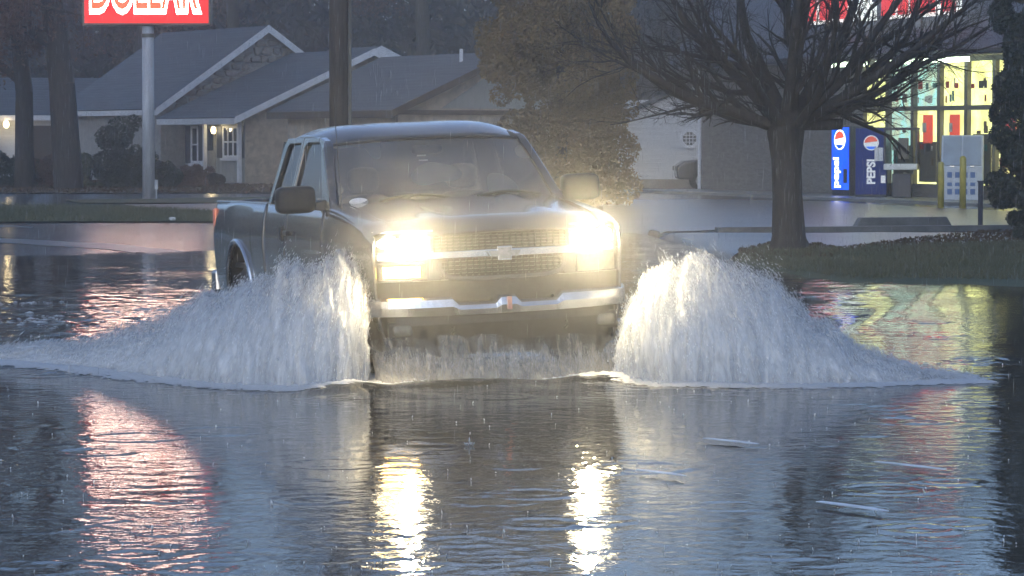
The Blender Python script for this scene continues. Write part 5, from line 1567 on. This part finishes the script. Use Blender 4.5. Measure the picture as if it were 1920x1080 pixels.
# ================================================================== TREES AND SHRUBS
M['bark'] = pm('wet_bark', (0.036, 0.029, 0.025), rough=0.75, var=0.3, scale=5, bump=0.9, bscale=9, stretch=(3, 3, 0.5))
M['bark_far'] = pm('far_bark', (0.042, 0.036, 0.034), rough=0.85, var=0.25, scale=0.6)
M['rust_leaf'] = pm('rust_oak_leaf', (0.085, 0.040, 0.026), rough=0.6, var=0.3, scale=0.9, col2=(0.15, 0.075, 0.045))
M['olive_leaf'] = pm('olive_foliage', (0.13, 0.095, 0.040), rough=0.7, var=0.3, scale=0.5, col2=(0.29, 0.19, 0.075))
M['dark_leaf'] = pm('dark_evergreen', (0.020, 0.028, 0.018), rough=0.6, var=0.3, scale=1.2, col2=(0.045, 0.052, 0.03))
M['hedge_leaf'] = pm('hedge_green', (0.040, 0.055, 0.022), rough=0.6, var=0.3, scale=1.2, col2=(0.085, 0.095, 0.035))
M['under_leaf'] = pm('undergrowth', (0.034, 0.028, 0.025), rough=0.8, var=0.3, scale=0.25)

def grow(rng, base, d, length, r, level, maxlev, out, spec):
    """append (p0, p1, r0, r1, level) pieces"""
    n = 5 if level < 2 else (4 if level == 2 else 3)
    p = np.array(base, float); d = np.array(d, float); d /= np.linalg.norm(d)
    rr = r
    kids = spec['kids'][level] if level < len(spec['kids']) else 0
    wob = spec['wob'][min(level, len(spec['wob']) - 1)]
    for i in range(n):
        d2 = d + rng.normal(0, wob, 3); d2[2] += spec['up'][min(level, len(spec['up']) - 1)]
        d2 /= np.linalg.norm(d2)
        q = p + d2 * length / n
        r1 = r * (1 - 0.72 * (i + 1) / n)
        if q[2] < (1.25 if q[0] > 1.5 else 1.82) and 'zmin' in spec: return
        out.append((p, q, rr, r1, level))
        if level < maxlev:
            m = kids / n
            k = int(m) + (rng.random() < m - int(m))
            if i == 0 and level == 0: k = 0 if spec.get('clear', False) else k
            for _ in range(k):
                ax = rng.normal(size=3); ax -= ax.dot(d2) * d2; ax /= np.linalg.norm(ax)
                sp = rng.uniform(*spec['spread'])
                dd = d2 * math.cos(sp) + ax * math.sin(sp)
                grow(rng, p + (q - p) * rng.random(), dd, length * rng.uniform(*spec['ratio']), max(r1 * 0.62, spec['rmin']), level + 1, maxlev, out, spec)
        p, d, rr = q, d2, r1
def pieces_mesh(name, out, lev_sides=(8, 6, 4, 3, 3, 3), sel=None):
    Vs, Fs, b = [], [], 0
    for lev in range(7):
        L = [o for o in out if o[4] == lev and (sel is None or sel(o))]
        if not L: continue
        V, Fc = segs(np.array([o[0] for o in L]), np.array([o[1] for o in L]), np.array([o[2] for o in L]), np.array([o[3] for o in L]), 3 if lev >= 3 else 4 if lev == 2 else 6)
        Vs.append(V); Fs.append(Fc + b); b += len(V)
    return np_mesh(name, np.concatenate(Vs), np.concatenate(Fs))

# --- the bare tree on the bank
q = gp(1480, 474, 0.06)
tree = empty('bare_tree', (q.x, q.y, 0.04), 0, 'bare spreading tree with a thick dark trunk on the grass bank', 'tree')
rng = np.random.default_rng(14)
s47 = F_PX / q.y
tw = MB()
tr_pts = [(0, 0, -0.1), (0, 0, 0.05), (-0.01, 0, 0.25), (-0.03, 0, 0.8), (-0.05, 0, 1.35), (-0.06, 0.0, 1.75), (-0.06, 0, 2.05)]
tw.tube(tr_pts, [0.36, 0.30, 0.245, 0.215, 0.215, 0.27, 0.36], 18)
t_o = tw.build('trunk', M['bark'], tree, smooth=True)
spec = dict(kids=[7, 5, 5, 4, 0], wob=[0.12, 0.17, 0.2, 0.22, 0.25], up=[0.07, 0.06, 0.04, 0.03, 0.01], spread=(0.3, 0.85), ratio=(0.38, 0.62), rmin=0.0024, zmin=1.82)
pcs = []
limbs = [((-0.30, 0, 1.85), (-0.95, -0.1, 0.42), 2.9, 0.115), ((-0.2, 0, 1.95), (-0.75, 0.3, 0.75), 3.2, 0.12), ((-0.1, 0.1, 2.0), (-0.35, 0.5, 0.9), 3.4, 0.125),
         ((-0.05, -0.1, 2.0), (-0.15, -0.45, 0.95), 3.3, 0.115), ((0.0, 0, 2.05), (0.1, 0.1, 1.0), 3.6, 0.135), ((0.1, 0.1, 2.0), (0.5, 0.35, 0.85), 3.3, 0.12),
         ((0.15, -0.05, 1.9), (0.8, -0.25, 0.62), 3.2, 0.115), ((0.15, 0, 1.86), (0.98, 0.05, 0.10), 3.0, 0.125), ((0.1, 0.15, 1.9), (0.75, 0.6, 0.4), 2.8, 0.10),
         ((-0.25, 0.1, 1.86), (-0.85, 0.5, 0.25), 2.8, 0.10), ((-0.1, -0.15, 1.85), (-0.55, -0.8, 0.5), 2.5, 0.09), ((0.1, -0.15, 1.85), (0.45, -0.85, 0.45), 2.5, 0.09), ((0.2, 0.1, 1.95), (0.9, 0.3, 0.35), 3.3, 0.10), ((0.2, -0.1, 2.0), (0.85, -0.4, 0.5), 3.2, 0.10), ((0.25, 0, 1.9), (0.95, -0.1, 0.25), 3.0, 0.09), ((-0.28, 0, 1.84), (-0.98, 0.1, 0.16), 2.5, 0.085)]
for b0, d0, L0, r0 in limbs:
    grow(rng, b0, d0, L0, r0 * 0.85, 0, 4, pcs, spec)
link('crown', pieces_mesh('crown', pcs), M['bark'], tree)
print('bare tree pieces', len(pcs))

# --- evergreen and shrub masses
def leaf_mass(name, root, n, shape, size, mat, seed, up=0.0, clump=6.0):
    rng = np.random.default_rng(seed)
    P = shape(rng, n)
    V, Fc = leaves(P, size, rng, up)
    return link(name, np_mesh(name, V, Fc), mat, root)
def blobs_shape(blobs, shell=0.6):
    """points near the surfaces of many small clumps"""
    B = np.array(blobs, float)
    wts = (B[:, 3] * B[:, 4] * B[:, 5]) ** (2 / 3); wts /= wts.sum()
    def f(rng, n):
        k = rng.choice(len(B), n, p=wts)
        d = rng.normal(size=(n, 3)); d /= np.linalg.norm(d, axis=1, keepdims=True)
        r = rng.random(n) ** (1 / 3) * (1 - shell) + shell * (1 - rng.exponential(0.10, n))
        r = np.clip(r, 0.05, 1.15)
        return B[k, :3] + d * B[k, 3:6] * r[:, None]
    return f
def column_blobs(rng, H, rad, nb, z0=0.2, br=(0.28, 0.6)):
    out = []
    for _ in range(nb):
        z = z0 + (H - z0) * rng.random()
        rr = rad(z) * math.sqrt(rng.random()) * 1.0
        a = rng.uniform(0, 2 * math.pi); s = rng.uniform(*br)
        out.append((rr * math.cos(a), rr * math.sin(a), z, s, s, s * rng.uniform(0.8, 1.4)))
    return out
# big olive evergreen behind the truck
EY = 74.0
ex = (1050 - 960) / F_PX * EY
ev = empty('evergreen_tree', (ex, EY, 0.03), 0, 'broad olive brown evergreen tree behind the truck windscreen', 'tree')
MB().tube([(0, 0, -0.1), (0.05, 0, 2), (0, 0, 6)], [0.22, 0.18, 0.06], 12).build('trunk', M['bark'], ev, smooth=True)
rng = np.random.default_rng(21)
radf = lambda z: float(np.interp(z, [0.2, 0.8, 1.8, 3.0, 4.2, 6.0, 8.0, 9.5], [1.55, 1.65, 1.70, 1.82, 1.88, 1.5, 0.9, 0.3]))
leaf_mass('crown', ev, 150000, blobs_shape(column_blobs(rng, 9.3, radf, 420, 0.2, (0.15, 0.5))), 0.05, M['olive_leaf'], 22)
# ragged branchlets at its right flank
# dark evergreen at the right edge
DY = 50.0
ds = empty('evergreen_shrub', ((1925 - 960) / F_PX * DY, DY, 0.03), 0, 'tall dark evergreen shrub at the right edge of the picture', 'shrub')
MB().tube([(0, 0, -0.1), (0, 0, 1.5), (0.05, 0, 4)], [0.12, 0.09, 0.03], 10).build('trunk', M['bark'], ds, smooth=True)
radd = lambda z: float(np.interp(z, [0.0, 0.4, 1.0, 1.8, 3.0, 5.0, 6.5], [0.35, 0.42, 0.55, 0.55, 0.48, 0.45, 0.1]))
leaf_mass('crown', ds, 90000, blobs_shape(column_blobs(rng, 6.4, radd, 170, 0.15, (0.10, 0.25))), 0.042, M['dark_leaf'], 23)
# left oaks with rusty leaves still hanging
spec_oak = dict(kids=[9, 6, 5, 0], wob=[0.05, 0.14, 0.2, 0.25], up=[0.02, 0.03, 0.02, 0.0], spread=(0.6, 1.2), ratio=(0.30, 0.5), rmin=0.012, clear=True)
def oak(px, Yd, H, r, seed, lab, nleaf, leaf_mat):
    x = (px - 960) / F_PX * Yd
    t = empty('oak_tree', (x, Yd, 0.03), 0, lab, 'tree')
    rng = np.random.default_rng(seed); out = []
    grow(rng, (0, 0, -0.1), (0.0, 0, 1), H, r, 0, 3, out, spec_oak)
    link('trunk', pieces_mesh('trunk', out, sel=lambda o: o[4] == 0), M['bark'], t, smooth=True)
    link('branches', pieces_mesh('branches', out, sel=lambda o: o[4] > 0), M['bark'], t)
    if nleaf:
        ends = np.array([o[1] for o in out if o[4] >= 2])
        ends = ends[(ends[:, 2] > 1.6)]
        k = rng.integers(0, len(ends), nleaf)
        P = ends[k] + rng.normal(0, 0.22, (nleaf, 3))
        V, Fc = leaves(P, 0.075, rng)
        link('leaves', np_mesh('leaves', V, Fc), leaf_mat, t)
    return t
oak(130, 96, 17, 0.50, 41, 'thick trunked oak with rusty leaves left of the sign pole', 42000, M['rust_leaf'])
oak(46, 98, 16, 0.34, 42, 'slimmer oak trunk nearest the left edge before the far house', 16000, M['rust_leaf'])
oak(445, 128, 20, 0.36, 43, 'tall trunk rising behind the stone gable right of the sign', 9000, M['rust_leaf'])
oak(245, 132, 19, 0.36, 44, 'rusty leaved oak behind the house left of the sign pole', 26000, M['rust_leaf'])
oak(800, 125, 21, 0.40, 45, 'tall oak behind the plain grey roof beside the evergreen', 20000, M['rust_leaf'])

def shrub(name, px, py, Yd, w, h, n, seed, mat, lab, leaf=0.05):
    x = (px - 960) / F_PX * Yd
    t = empty(name, (x, Yd, 0.03), 0, lab, 'shrub')
    rng = np.random.default_rng(seed)
    bl = []
    for _ in range(max(10, int(18 * w))):
        s = rng.uniform(0.16, 0.34) * min(w, h) 
        bl.append((rng.uniform(-0.5, 0.5) * w, rng.uniform(-0.3, 0.3) * w, rng.uniform(0.03, 0.85) * h, s, s, s))
    leaf_mass('foliage', t, n, blobs_shape(bl), leaf, mat, seed)
    for k in range(4):
        MB().tube([(rng.normal(0, 0.05), rng.normal(0, 0.05), -0.05), (rng.uniform(-0.3, 0.3) * w, rng.uniform(-0.2, 0.2) * w, h * 0.6)], [0.03, 0.012], 5).build('stem', M['bark'], t)
    return t
shrub('shrub', 230, 345, 99, 1.5, 2.5, 14000, 51, M['dark_leaf'], 'tall dark shrub at the left of the sign pole')
shrub('shrub', 166, 345, 100, 0.75, 1.15, 5000, 52, M['hedge_leaf'], 'small round green shrub beside the thick oak trunk')
shrub('hedge', 18, 345, 101, 1.9, 1.1, 9000, 53, M['dark_leaf'], 'clipped dark hedge before the far house at the left edge')
shrub('hedge', 85, 345, 101, 1.3, 1.0, 7000, 54, M['rust_leaf'], 'low reddish hedge between the two oak trunks')
shrub('shrub', 345, 345, 101, 1.7, 0.75, 7000, 55, M['rust_leaf'], 'low reddish shrub under the narrow window')
shrub('shrub', 300, 345, 100, 1.1, 0.9, 5000, 56, M['dark_leaf'], 'low dark shrub just right of the sign pole')
shrub('shrub', 395, 345, 101, 0.7, 0.5, 3000, 57, M['under_leaf'], 'small brown shrub at the porch post')

# --- the wood behind: one mass
rng = np.random.default_rng(60)
out = []
spec_w = dict(kids=[10, 4, 0], wob=[0.04, 0.15, 0.2], up=[0.02, 0.05, 0.03], spread=(0.4, 1.0), ratio=(0.25, 0.42), rmin=0.02, clear=True)
for k in range(340):
    Yd = rng.uniform(138, 205); x = rng.uniform(-0.42, 0.32) * Yd
    H = rng.uniform(9, 14)
    grow(rng, (x, Yd, -0.2), (rng.normal(0, 0.03), 0, 1), H, rng.uniform(0.12, 0.30), 0, 2, out, spec_w)
for k in range(90):                                   # the wood goes on round the left of the road
    x = rng.uniform(-75, -38); Yd = rng.uniform(-20, 135)
    grow(rng, (x, Yd, -0.2), (rng.normal(0, 0.03), 0, 1), rng.uniform(9, 15), rng.uniform(0.15, 0.3), 0, 2, out, spec_w)
tag(link('woods', pieces_mesh('woods', out), M['bark_far']), 'bare dark wood behind the houses and the store', 'woods', kind='stuff')
n = 150000
Y = rng.uniform(136, 200, n); X = rng.uniform(-0.42, 0.33, n) * Y
zt = 8.0 + 3.0 * np.clip(fnoise(X * 0.08, Y * 0.05, 66, 3) + 0.45, 0, 1.4)
Z = zt * rng.random(n) ** 0.8
n2 = 30000
X2 = rng.uniform(-80, -36, n2); Y2 = rng.uniform(-20, 135, n2); Z2 = 8.0 * rng.random(n2)
V, Fc = leaves(np.concatenate([np.stack([X, Y, Z], 1), np.stack([X2, Y2, Z2], 1)]), 0.30, rng)
tag(link('undergrowth', np_mesh('undergrowth', V, Fc), M['under_leaf']), 'dull brown undergrowth and twigs at the foot of the wood', 'undergrowth', kind='stuff')
print('wood pieces', len(out))

# ================================================================== RAIN HAZE
m = bpy.data.materials.new('rain_haze'); m.use_nodes = True
nt = m.node_tree
for nd in list(nt.nodes): nt.nodes.remove(nd)
out_ = nt.nodes.new('ShaderNodeOutputMaterial')
pv = nt.nodes.new('ShaderNodeVolumePrincipled')
pv.inputs['Color'].default_value = (0.92, 0.92, 0.92, 1)
pv.inputs['Density'].default_value = 0.0021
pv.inputs['Anisotropy'].default_value = 0.75
nt.links.new(pv.outputs[0], out_.inputs['Volume'])
hz = MB().box(-950, 950, -210, 950, -1.2, 34.0).build('haze', m)
tag(hz, 'thin rain haze over the whole place', kind='stuff')
